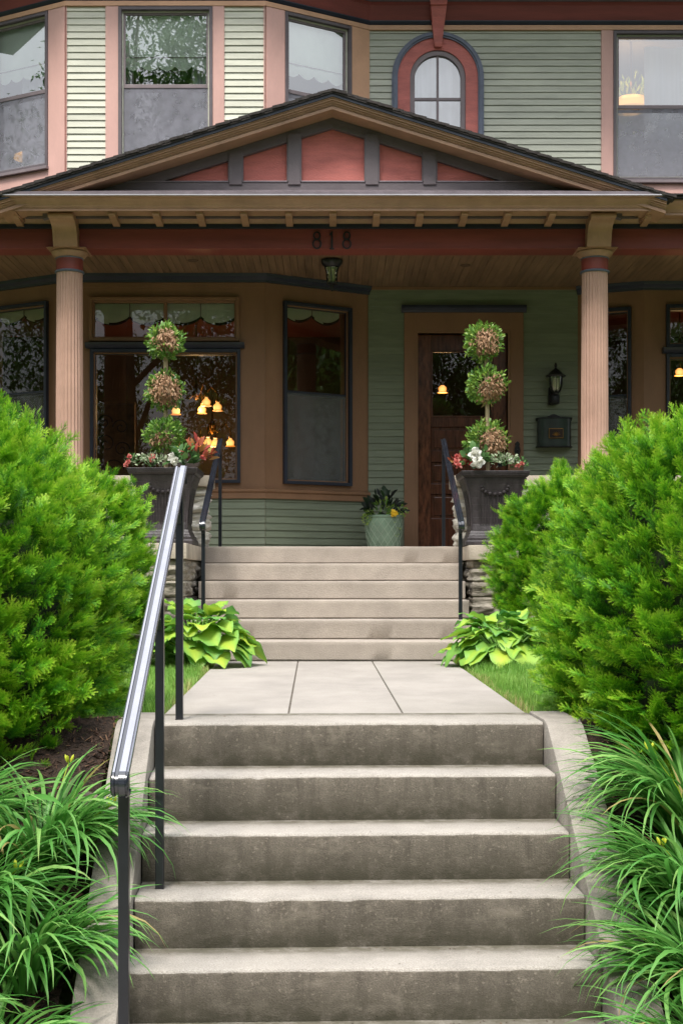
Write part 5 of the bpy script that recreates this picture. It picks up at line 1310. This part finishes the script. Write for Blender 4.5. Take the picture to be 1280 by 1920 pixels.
# ---- hostas
def hosta(c, R, Hh, n, lab, seed):
    T = thing('hosta', c, lab, 'hosta', 'variegated hostas at the foot of the porch steps')
    K, J = 9, 6
    vs = []; Fq = []; tt = []
    for i in range(K + 1):
        t = i / K; w_ = (math.sin(math.pi * min(1, t ** .62 * 1.0)) ** .85) if 0 < t < 1 else 0
        w_ = max(w_, .02)
        for j in range(J + 1):
            s = j / J * 2 - 1; vs.append((s * w_ * .42, t, t, s)); tt.append(s)
    vsn = np.array(vs); f = np.array([(i * (J + 1) + j, i * (J + 1) + j + 1, (i + 1) * (J + 1) + j + 1, (i + 1) * (J + 1) + j) for i in range(K) for j in range(J)])
    AV = []; AF = []; AT = []; mb = MB()
    for k in range(n):
        q = (k + .5) / n; a = k * 2.39996 + rng.normal() * .25; ring_ = q ** .55
        el = 1.25 - 1.25 * ring_ + rng.normal() * .09
        rad = R * (.18 + .52 * ring_) * rng.uniform(.85, 1.12); hz = Hh * (.95 - .62 * ring_ ** 1.6) * rng.uniform(.85, 1.05)
        base = np.array([c[0] + rad * math.cos(a), c[1] + rad * math.sin(a) * .9, c[2] + hz])
        L = rng.uniform(.18, .27) * (.75 + .35 * ring_); bend = rng.uniform(.6, 1.35)
        yaw = a + rng.normal() * .3; roll = rng.normal() * .25
        th = el - .55 - bend * vsn[:, 2] * .8; 
        t = vsn[:, 2]
        # arc length integration
        tg = np.linspace(0, 1, 30); thg = el - .35 - bend * tg * .8
        rg = np.concatenate([[0], np.cumsum(np.cos(thg[:-1]) / 29)]) * L; zg = np.concatenate([[0], np.cumsum(np.sin(thg[:-1]) / 29)]) * L
        r_ = np.interp(t, tg, rg); z_ = np.interp(t, tg, zg)
        s = vsn[:, 3]; lat = vsn[:, 0] * L * rng.uniform(1.0, 1.25)
        wav = .012 * np.sin(t * 14 + k) * np.abs(s) ** 2; cup = .30 * np.abs(lat) * (1 if k % 3 else -.4); quilt = .0028 * np.cos(s * 18)
        zz_ = z_ + cup + wav + quilt + roll * lat
        dirx, diry = math.cos(yaw), math.sin(yaw)
        V = np.stack([base[0] + dirx * r_ - diry * lat, base[1] + diry * r_ + dirx * lat, base[2] + zz_], 1)
        AV.append(V); AF.append(f + len(AV[0]) * k)
        kind = rng.random(); tc_ = .66 if kind < .65 else (.85 if kind < .80 else .38)
        streak = .07 * np.sin(s * 22 + k)
        AT.append(np.clip(tc_ * (1 - .0 * t) + .12 * (1 - np.abs(s)) - .22 * (np.abs(s) ** 3) + streak + rng.normal() * .06, 0, 1))
        p0 = Vector((c[0] + .04 * math.cos(a), c[1] + .04 * math.sin(a), c[2])); p1 = Vector(base)
        mb.tube([p0, p0.lerp(p1, .5) + Vector((0, 0, hz * .18)), p1], [.006, .005, .004], 6, 0, .45)
    rawmesh('leaves', np.concatenate(AV), np.concatenate(AF), np.concatenate(AT), M['hosta'], T, smooth=True)
    mb.build('stalks', M['hosta'], T, smooth=True)
hosta((-1.04, 10.70, -.01), .44, .46, 84, 'yellow-green broad-leaved hosta at the left foot of the porch steps', 1)
hosta((1.33, 10.72, -.01), .48, .40, 92, 'yellow-green broad-leaved hosta at the right foot of the porch steps', 2)

# ---- leaf clusters used in planters
LV = np.array([(0, 0, 0), (-.5, .42, .07), (0, .42, 0), (.5, .42, .07), (-.36, .75, .03), (0, .78, -.02), (.36, .75, .03), (0, 1.0, -.1)]) * np.array([.5, 1, 1])
LF = np.array([(0, 2, 1), (0, 3, 2), (1, 2, 5), (1, 5, 4), (2, 3, 6), (2, 6, 5), (4, 5, 7), (5, 6, 7)])
def leafball(name, c, r, n, ls, mat, T, up=.3, shell=.55, flat=1.0, mask=None, out_=1.0, tint=.5, droopz=0, wscale=1):
    d = randdir(n); P = d * (shell + (1 - shell) * rng.random((n, 1)) ** .5)
    if mask is not None: k = mask(d); P, d = P[k], d[k]
    bump = 1 + .26 * fnoise(d, 2.2, c[0] * 5 + c[2]) + rng.normal(size=len(d)) * .05
    W = np.array(c) + P * bump[:, None] * np.array([r, r, r * flat])
    di = d * out_ + np.array([0, 0, up]) + randdir(len(d)) * .7
    fr = frames(di, up=d + np.array([0, 0, .6]) + randdir(len(d)) * .5)
    return inst(name, LV * np.array([wscale, 1, 1]), LF, fr, W, ls * rng.uniform(.65, 1.25, len(d)), M[mat], T, ti=tint + rng.normal(size=len(d)) * .22)
def topiary(x, y, z0, balls, stem, lab, dry):
    T = thing('topiary', (x, y, z0), lab, 'topiary', 'triple ball topiaries')
    mb = MB(); mb.tube([(x + dx, y, z) for dx, z in stem], [.014] * len(stem), 8); mb.tube([(x + dx + .016, y + .01, z) for dx, z in stem], [.009] * len(stem), 7); mb.build('stem', M['stemtan'], T, smooth=True)
    for k, (bx_, bz, r, fl_) in enumerate(balls):
        c = (bx_, y, bz); dv = np.array(dry[k][1], float); dv /= np.linalg.norm(dv); th = dry[k][0]
        mg = lambda d: (d @ dv + .5 * fnoise(d, 4.5, k * 3.3)) < th
        md = lambda d: (d @ dv + .5 * fnoise(d, 4.5, k * 3.3)) >= th - .15
        b = leafball('leaf_ball', c, r, 1000, .044, 'topg', T, mask=mg, flat=fl_, up=.35, tint=.5 + .1 * (x > 0))
        leafball('dried_leaves', c, r * .97, 1500, .042, 'topd', b, mask=md, flat=fl_, up=-.8, out_=.12, tint=.5, wscale=.75)
        mb = MB()
        for i in range(26):
            d = Vector(randdir(1)[0]); mb.tube([Vector((bx_, y, bz - r * .2)), Vector((bx_, y, bz)) + d * r * .5, Vector((bx_, y, bz)) + d * r * .9], [.004, .003, .0015], 5)
        mb.build('twigs', M['stemtan'], b)
k_ = 12.5 / FP
xl = (310 - VX) * k_; zt_ = lambda py, D: E + (VY - py) * D / FP
topiary(xl, 12.5, 1.6, [((310 - VX) * k_, zt_(641, 12.5), .150, 1), ((309 - VX) * k_, zt_(733, 12.5), .160, 1.02), ((308 - VX) * k_, zt_(816, 12.5), .172, .82)],
        [(0, 1.55), (.004, 1.9), (-.004, 2.3), (.0, 2.8)], 'three-ball topiary with a half dried middle ball in the left planter', [(.72, (.3, -1, .3)), (.42, (.25, -1, .1)), (.98, (-.3, -1, -.5))])
k_ = 12.85 / FP
topiary((911 - VX) * k_, 12.85, 1.6, [((905 - VX) * k_, zt_(641, 12.85), .164, .98), ((912 - VX) * k_, zt_(722, 12.85), .170, .93), ((912 - VX) * k_, zt_(826, 12.85), .186, .93)],
        [(.012, 1.55), (.008, 1.9), (.004, 2.3), (-.01, 2.85)], 'brighter three-ball topiary with a brown dried lowest ball in the right planter', [(.66, (.25, -1, -.1)), (.66, (.6, -1, -.6)), (.62, (.7, -1, -.3))])

# ---- pewter planters
def planter(xc, yf, lab):
    T = thing('planter', (xc, yf + .3, ZF), lab, 'planter', 'square pewter coloured planters on the stone piers')
    yc = yf + .305; zr = E + .975
    def sq(h, z): return [(xc - h, yc - h, z), (xc + h, yc - h, z), (xc + h, yc + h, z), (xc - h, yc + h, z)]
    def stack(mb, L):
        for (h0, z0), (h1, z1) in zip(L[:-1], L[1:]): mb.hexa(sq(h0, z0) + sq(h1, z1 - .0004))
    mb = MB(); body = [(.215, ZF + .135)] + [(.205 + .0 + .075 * (i / 8) ** 2.2, ZF + .135 + (zr - .06 - ZF - .135) * i / 8) for i in range(1, 9)]
    stack(mb, body)
    for sy in (-1,):   # framed panel with flutes on the front, and corner ribs
        for k in range(-5, 6):
            x = xc + k * .026; mb.tube([(x, yc - .214, ZF + .19), (x * 1 + k * .0, yc - .222, ZF + .33), (x + k * .002, yc - .25, zr - .12)], .0055, 6)
    for sx in (-1, 1):
        mb.tube([(xc + sx * .205, yc - .207, ZF + .14), (xc + sx * .21, yc - .212, ZF + .3), (xc + sx * .235, yc - .238, ZF + .48), (xc + sx * .275, yc - .278, zr - .065)], .011, 7)
        for k in range(-5, 6):
            y_ = yc + k * .026; mb.tube([(xc + sx * .214, y_, ZF + .19), (xc + sx * .222, y_, ZF + .33), (xc + sx * .25, y_ + k * .002, zr - .12)], .0055, 6)
    mb.build('body', M['lead'], T, bevel=.002)
    mb = MB(); stack(mb, [(.282, zr - .059), (.30, zr - .045), (.305, zr - .03), (.31, zr - .012)])
    h = .31; w_ = .04
    for a in ((xc - h, xc + h, yc - h, yc - h + w_), (xc - h, xc + h, yc + h - w_, yc + h), (xc - h, xc - h + w_, yc - h + w_, yc + h - w_), (xc + h - w_, xc + h, yc - h + w_, yc + h - w_)): mb.box(*a, zr - .0119, zr)
    mb.build('rim', M['lead'], T, bevel=.004)
    mb = MB(); stack(mb, [(.265, ZF), (.265, ZF + .035), (.25, ZF + .05), (.25, ZF + .07), (.235, ZF + .085), (.225, ZF + .11), (.215, ZF + .134)]); mb.build('foot', M['lead'], T, bevel=.004)
    # garland relief on the front
    mb = MB()
    for k in range(9):
        a = math.pi * (k / 8); mb.lathe((xc - .12 * math.cos(a), yc - .245, zr - .14 - .07 * math.sin(a)), [(.004, -.016), (.018, -.008), (.02, .004), (.008, .014)], 10)
    mb.build('garland', M['lead'], T, smooth=True)
    mb = MB(); mb.box(xc - .27, xc + .27, yc - .27, yc + .27, zr - .0118, zr - .004); mb.build('potting_soil', M['soil'], T)
    return xc, yc, zr
PL = planter(-1.485, 12.15, 'dark pewter square planter on the left stone pier, half hidden by the yew')
PR = planter(1.475, 12.5, 'dark pewter square planter with fluted sides on the right stone pier')
def bedding(name, c, r, n, ls, mat, lab, cat, fl=.8, flowers=(), fm=None, fs=.05, grp=None, wscale=1):
    T = thing(name, c, lab, cat, grp)
    leafball('leaves', (c[0], c[1], c[2] + r * .35), r, n, ls, mat, T, flat=fl, up=.5, shell=.3, wscale=wscale, mask=lambda d: d[:, 2] > -.5)
    mb = MB()
    for i in range(7): d = Vector(randdir(1)[0]); d.z = abs(d.z) + .4; mb.tube([Vector(c), Vector(c) + d * r * .7], [.004, .002], 5, 0, .3)
    mb.build('stems', M['greenleaf'], T)
    for f in flowers:
        m = 26; q = randdir(m); q[:, 1] -= .4; q[:, 2] += .25
        rr = rng.uniform(.25, 1, m)
        fr = frames(q * .6 + randdir(m) * .5, up=q); inst('flower', LV * np.array([1.7, 1, 1]), LF, fr, np.array(f) + q * (rr * fs * .22)[:, None], np.full(m, fs * .75), M[fm], T, ti=rng.random(m))
G = 'bedding plants in the planters'
def bp(px, py, D): return tuple(at(px, py, D))
y0 = 12.24
bedding('begonia', bp(345, 872, y0), .12, 60, .075, 'greenleaf', 'white-flowered begonia in the middle of the left planter', 'begonia', flowers=[bp(322, 858, y0 - .06), bp(327, 864, y0 - .09), bp(332, 850, y0)], fm='petalw', fs=.055, grp=G, wscale=1.5)
bedding('coleus', bp(368, 862, y0 + .05), .13, 70, .085, 'coleus', 'red and green coleus spilling over the right end of the left planter', 'coleus', grp=G, wscale=.9)
bedding('licorice_plant', bp(285, 876, y0), .15, 260, .03, 'varieg', 'small-leaved pale variegated plant along the front of the left planter', 'foliage plant', fl=.45, grp=G)
bedding('red_bedding_flower', bp(281, 866, y0 + .1), .06, 30, .04, 'greenleaf', 'small coral flower rising from the left planter, left of the topiary stem', 'flower', flowers=[bp(287, 856, y0 + .05), bp(284, 862, y0)], fm='petalr', fs=0.037, grp=G)
bedding('red_bedding_flower', bp(246, 868, y0 + .1), .06, 30, .04, 'greenleaf', 'coral flower spike at the left end of the left planter', 'flower', flowers=[bp(243, 856, y0), bp(241, 866, y0), bp(237, 872, y0)], fm='petalr', fs=0.031, grp=G)
y0 = 12.62
bedding('begonia', bp(893, 872, y0), .13, 80, .075, 'greenleaf', 'begonia with two big white blooms at the front of the right planter', 'begonia', flowers=[bp(891, 852, y0 - .1), bp(894, 868, y0 - .13)], fm='petalw', fs=.085, grp=G, wscale=1.5)
bedding('red_begonia', bp(862, 872, y0), .08, 50, .05, 'coleus', 'red-flowered begonia hanging over the left corner of the right planter', 'begonia', flowers=[bp(856, 866, y0 - .1), bp(859, 874, y0 - .12), bp(868, 860, y0 - .05), bp(856, 858, y0 - .05)], fm='petalr', fs=0.041, grp=G)
bedding('licorice_plant', bp(945, 874, y0), .13, 200, .034, 'varieg', 'pale variegated bedding plant at the right of the right planter', 'foliage plant', fl=.55, flowers=[bp(958, 864, y0)], fm='petalw', fs=.035, grp=G)
bedding('red_bedding_flower', bp(975, 876, y0), .07, 60, .035, 'greenleaf', 'pinkish red flower at the right end of the right planter', 'flower', flowers=[bp(978, 870, y0 - .05), bp(970, 874, y0 - .06)], fm='petalr', fs=0.031, grp=G)

# ---- green glazed pot by the door
pc = ((719 - VX) / FP * 14.9, 14.9, ZF)
T = thing('glazed_pot', pc, 'tall celadon green glazed pot with a diamond lattice pattern beside the front door', 'pot')
prof = [(.155, 0), (.165, .01), (.183, .12), (.198, .22), (.205, .31), (.203, .345), (.212, .355), (.212, .372), (.203, .378), (.195, .372), (.193, .34)]
mb = MB(); mb.lathe(pc, prof, 64); mb.build('body', M['glaze'], T, smooth=True)
mb = MB()
for s_ in (-1, 1):
    for k in range(16):
        pts = []
        for i in range(13):
            z = .01 + .325 * i / 12; a = 2 * math.pi * (k / 16 + s_ * .19 * i / 12); r = np.interp(z, [p[1] for p in prof[:6]], [p[0] for p in prof[:6]]) + .0008
            pts.append((pc[0] + r * math.cos(a), pc[1] + r * math.sin(a), pc[2] + z))
        mb.tube(pts, .0022, 5)
mb.build('lattice', paint('pale_glaze_line', (.36, .46, .35), .3, 6, .1, .05, 60), T, smooth=True)
mb = MB(); mb.lathe((pc[0], pc[1], pc[2] + .33), [(.19, 0), (.19, .01)], 32); mb.build('potting_soil', M['soil'], T)
zp = pc[2] + .36
T = thing('pot_plant', (pc[0], pc[1], zp), 'dark purple and green leafy plant in the green glazed pot', 'plant', 'plants in the green glazed pot')
leafball('dark_leaves', (pc[0] + .0, pc[1], zp + .09), .15, 90, .12, 'houseplant', T, up=.7, wscale=.8, tint=.1); leafball('leaves', (pc[0] - .02, pc[1] - .03, zp + .04), .15, 260, .05, 'topg', T, up=.4, tint=.45)
T = thing('creeping_plant', (pc[0] - .15, pc[1] - .1, zp), 'light green creeping plant trailing over the rim of the green pot', 'plant', 'plants in the green glazed pot')
for dx, dz_, n in ((-.19, -.03, 110), (-.14, .02, 80), (.09, -.03, 70), (.19, .06, 90), (.07, -.10, 30), (.12, -.15, 20)):
    leafball('leaves', (pc[0] + dx, pc[1] - .12, zp + dz_), .055, n, .022, 'topg', T, tint=.85, up=0)
T = thing('pansy', (pc[0] + .12, pc[1] - .2, zp), 'yellow pansy at the rim of the green glazed pot', 'flower')
m = 16; q = randdir(m); q[:, 1] -= 1.2
inst('petals', LV * np.array([1.8, 1, 1]), LF, frames(randdir(m) * np.array([1, .3, 1]), up=np.tile([0, -1., 0], (m, 1))), np.tile([pc[0] + .10, pc[1] - .215, zp + .035], (m, 1)) + rng.normal(size=(m, 3)) * .012, np.full(m, .036), M['petaly'], T, ti=rng.random(m))
mb = MB(); mb.tube([(pc[0] + .1, pc[1] - .17, zp - .02), (pc[0] + .1, pc[1] - .205, zp + .03)], .002, 5); mb.build('stem', M['greenleaf'], T)

# ---- rock, mulch chips
x, y = at(166, 1442, 6.05).x, 6.05
bm = bmesh.new(); bmesh.ops.create_icosphere(bm, subdivisions=4, radius=1)
for v in bm.verts:
    p = v.co.copy(); n_ = mnoise.noise(p * 1.1) * .35 + mnoise.noise(p * 3.5) * .10 + mnoise.noise(p * 9) * .03
    v.co = Vector((p.x * .062, p.y * .05, p.z * .045)) * (1 + n_) + Vector((x, y, gz(x, y) + .045))
me = bpy.data.meshes.new('rock'); bm.to_mesh(me); bm.free()
setp(link('rock', me, M['rock'], origin=(x, y, gz(x, y)), smooth=True), 'small brown field stone on the mulch under the big left yew', 'rock')
n = 9000; X = np.concatenate([rng.uniform(-2.6, -1.0, n), rng.uniform(1.24, 2.8, n)]); Y = rng.uniform(4.0, 6.6, 2 * n); Z = np.array([gz(a, b) + .035 for a, b in zip(X, Y)])
cv = np.array([(-.5, -.1, 0), (.5, -.08, 0), (.42, .1, .02), (-.45, .09, .02)]) 
fr = frames(randdir(2 * n) * np.array([1, 1, .3]), up=np.tile([0, -.4, 1.], (2 * n, 1)) + randdir(2 * n) * .5)
o = inst('mulch_chips', cv, [(0, 1, 2, 3)], fr, np.stack([X, Y, Z], 1), rng.uniform(.012, .045, 2 * n), leafmat('bark_chips', [(0, (.02, .01, .006)), (.7, (.07, .035, .02)), (1, (.16, .09, .05))], .8, 0), ti=rng.random(2 * n), origin=(0, 0, 0))
setp(o, 'shredded bark mulch under the daylilies', 'mulch', kind='stuff')

# ---- trees across the street (they are what the window glass reflects)
def street_tree(x, y, h, r, lab, seed):
    near = y > -5
    z0 = -1.24; T = thing('street_tree', (x, y, z0), lab, 'tree', 'leafy trees across the street')
    mb = MB(); mb.tube([(x, y, z0 - .2), (x + .1, y, z0 + h * .25), (x - .1, y, z0 + h * .5), (x, y, z0 + h * .85)], [.38, .28, .2, .05], 10)
    for k in range(9):
        a = k * 2.4 + seed; b0 = Vector((x, y, z0 + h * (.25 + .05 * k))); t_ = b0 + Vector((math.cos(a) * r * .8, math.sin(a) * r * .8, h * .18)); mb.tube([b0, b0.lerp(t_, .5) + Vector((0, 0, .3)), t_], [.12, .08, .03], 7)
    mb.build('trunk', M['bark'], T, smooth=True)
    nc = 200; d = randdir(nc); cc = np.array([x, y, z0 + h * .6]) + d * (rng.random((nc, 1)) ** .4) * np.array([r, r, h * .42])
    m = 200 if near else 260; P = np.repeat(cc, m, 0) + randdir(nc * m) * (rng.random((nc * m, 1)) ** .5) * 1.0
    P = P[P[:, 2] > z0 + 1.6]; n_ = len(P)
    inst('crown', np.array([(0, 0, 0), (.24, .5, .05), (0, 1, -.08), (-.24, .5, .05)]), [(0, 1, 2, 3)], frames(randdir(n_)), P, rng.uniform(.3, .6, n_) * (.36 if near else .5), M['treeleaf'], T, ti=rng.random(n_))
for i, (x, y, h, r) in enumerate(((-17, -17, 22, 7), (-7, -18, 24, 6), (.5, -17.5, 15.0, 5.5), (8, -19, 11.5, 5), (16, -18, 11, 5.5), (24, -22, 12, 5), (-28, -18, 22, 7), (-10.5, 1, 10, 3.8), (10.5, 0, 9, 3.8), (-11, 8, 9, 3.2), (11.5, 8, 9, 3.2), (-18, 6, 15, 4.5), (18, 4, 14, 4.5))):
    street_tree(x, y, h, r, 'leafy tree outside the picture, %s' % ['third from the west', 'fourth, rather slim', 'tallest, opposite the door', 'fifth, low crowned', 'lowest of all', 'easternmost', 'westernmost', 'nearest on the left', 'nearest on the right', 'second on the left', 'second on the right', 'far side on the left', 'far side on the right'][i], i)
# low hedge in front of them
bm = None
P = np.stack([rng.uniform(-35, 35, 26000), rng.uniform(-27, -24.5, 26000), rng.uniform(-1.2, 3.6, 26000)], 1)
o = inst('distant_shrubbery', LV, LF, frames(randdir(len(P))), P, rng.uniform(.3, .55, len(P)), M['treeleaf'], ti=rng.random(len(P)), origin=(0, -25, -1.2))
setp(o, 'mass of shrubbery across the street behind the camera', 'shrubbery', kind='stuff')

# crumbs of leaf and bark on the steps and walk
n = 260; XX = []
for i in range(n):
    k = rng.integers(0, 7)
    if k < 6: x, y = rng.uniform(-.89, .89), -k * TR + (TR - .015 if rng.random() < .6 else rng.uniform(.02, TR - .02)); XX.append(S(x, y - rng.random() * .03, -k * RS + .004))
    else: yy = rng.uniform(7, 11.2); XX.append((rng.uniform(-.85, .92), yy, .003))
o = inst('leaf_crumbs', cv * np.array([1, 2.2, 1]), [(0, 1, 2, 3)], frames(randdir(n) * np.array([1, 1, .05]), up=np.tile([0, 0, 1.], (n, 1))), np.array(XX), rng.uniform(.004, .013, n), bpy.data.materials['bark_chips'], ti=rng.random(n), origin=(0, 0, 0))
setp(o, 'tiny crumbs of leaf and bark scattered on the steps and walk', 'debris', kind='stuff')

# tall shrub borders along both sides of the front yard
for sx, lab in ((-1, 'tall mixed shrub border along the left side of the yard'), (1, 'tall mixed shrub border along the right side of the yard')):
    n = 15000; P = np.stack([sx * rng.uniform(7.6, 9.6, n), rng.uniform(-3, 13.0, n), rng.random(n) ** .8 * 5.2 - .3], 1)
    P[:, 2] *= .85 + .2 * np.sin(P[:, 1] * 1.3)
    o = inst('shrub_border', LV, LF, frames(randdir(n)), P, rng.uniform(.12, .26, n), M['treeleaf'], ti=rng.random(n) * .9 + .1, origin=(sx * 8.6, 5, 0))
    setp(o, lab, 'shrubbery', kind='stuff')
# foliage added behind the big upper right window, standing in for a reflected tree
c = at(1196, 165, 16.9); T = thing('reflected_tree_standin', (c.x, c.y, 4.6), 'added foliage standing in for a golden tree reflection in the big upper right window', 'plant')
mb = MB(); mb.lathe((c.x, c.y, 4.34), [(.12, 0), (.17, .3), (.18, .32)], 24); mb.build('pot', M['cap'], T, smooth=True)
mb = MB(); mb.tube([(c.x, c.y, 4.6), (c.x + .02, c.y, 5.4), (c.x, c.y, 6.7)], [.02, .016, .006], 7)
for k in range(9): a = k * 2.4; mb.tube([(c.x, c.y, 5.8 + k * .08), (c.x + .2 * math.cos(a), c.y + .2 * math.sin(a), 6.05 + k * .08)], [.008, .003], 5)
mb.build('trunk', M['bark'], T)
leafball('foliage', (c.x - .08, c.y, 6.38), .38, 480, .10, 'topg', T, up=.6, shell=.2, flat=.95, wscale=.5, tint=.8)
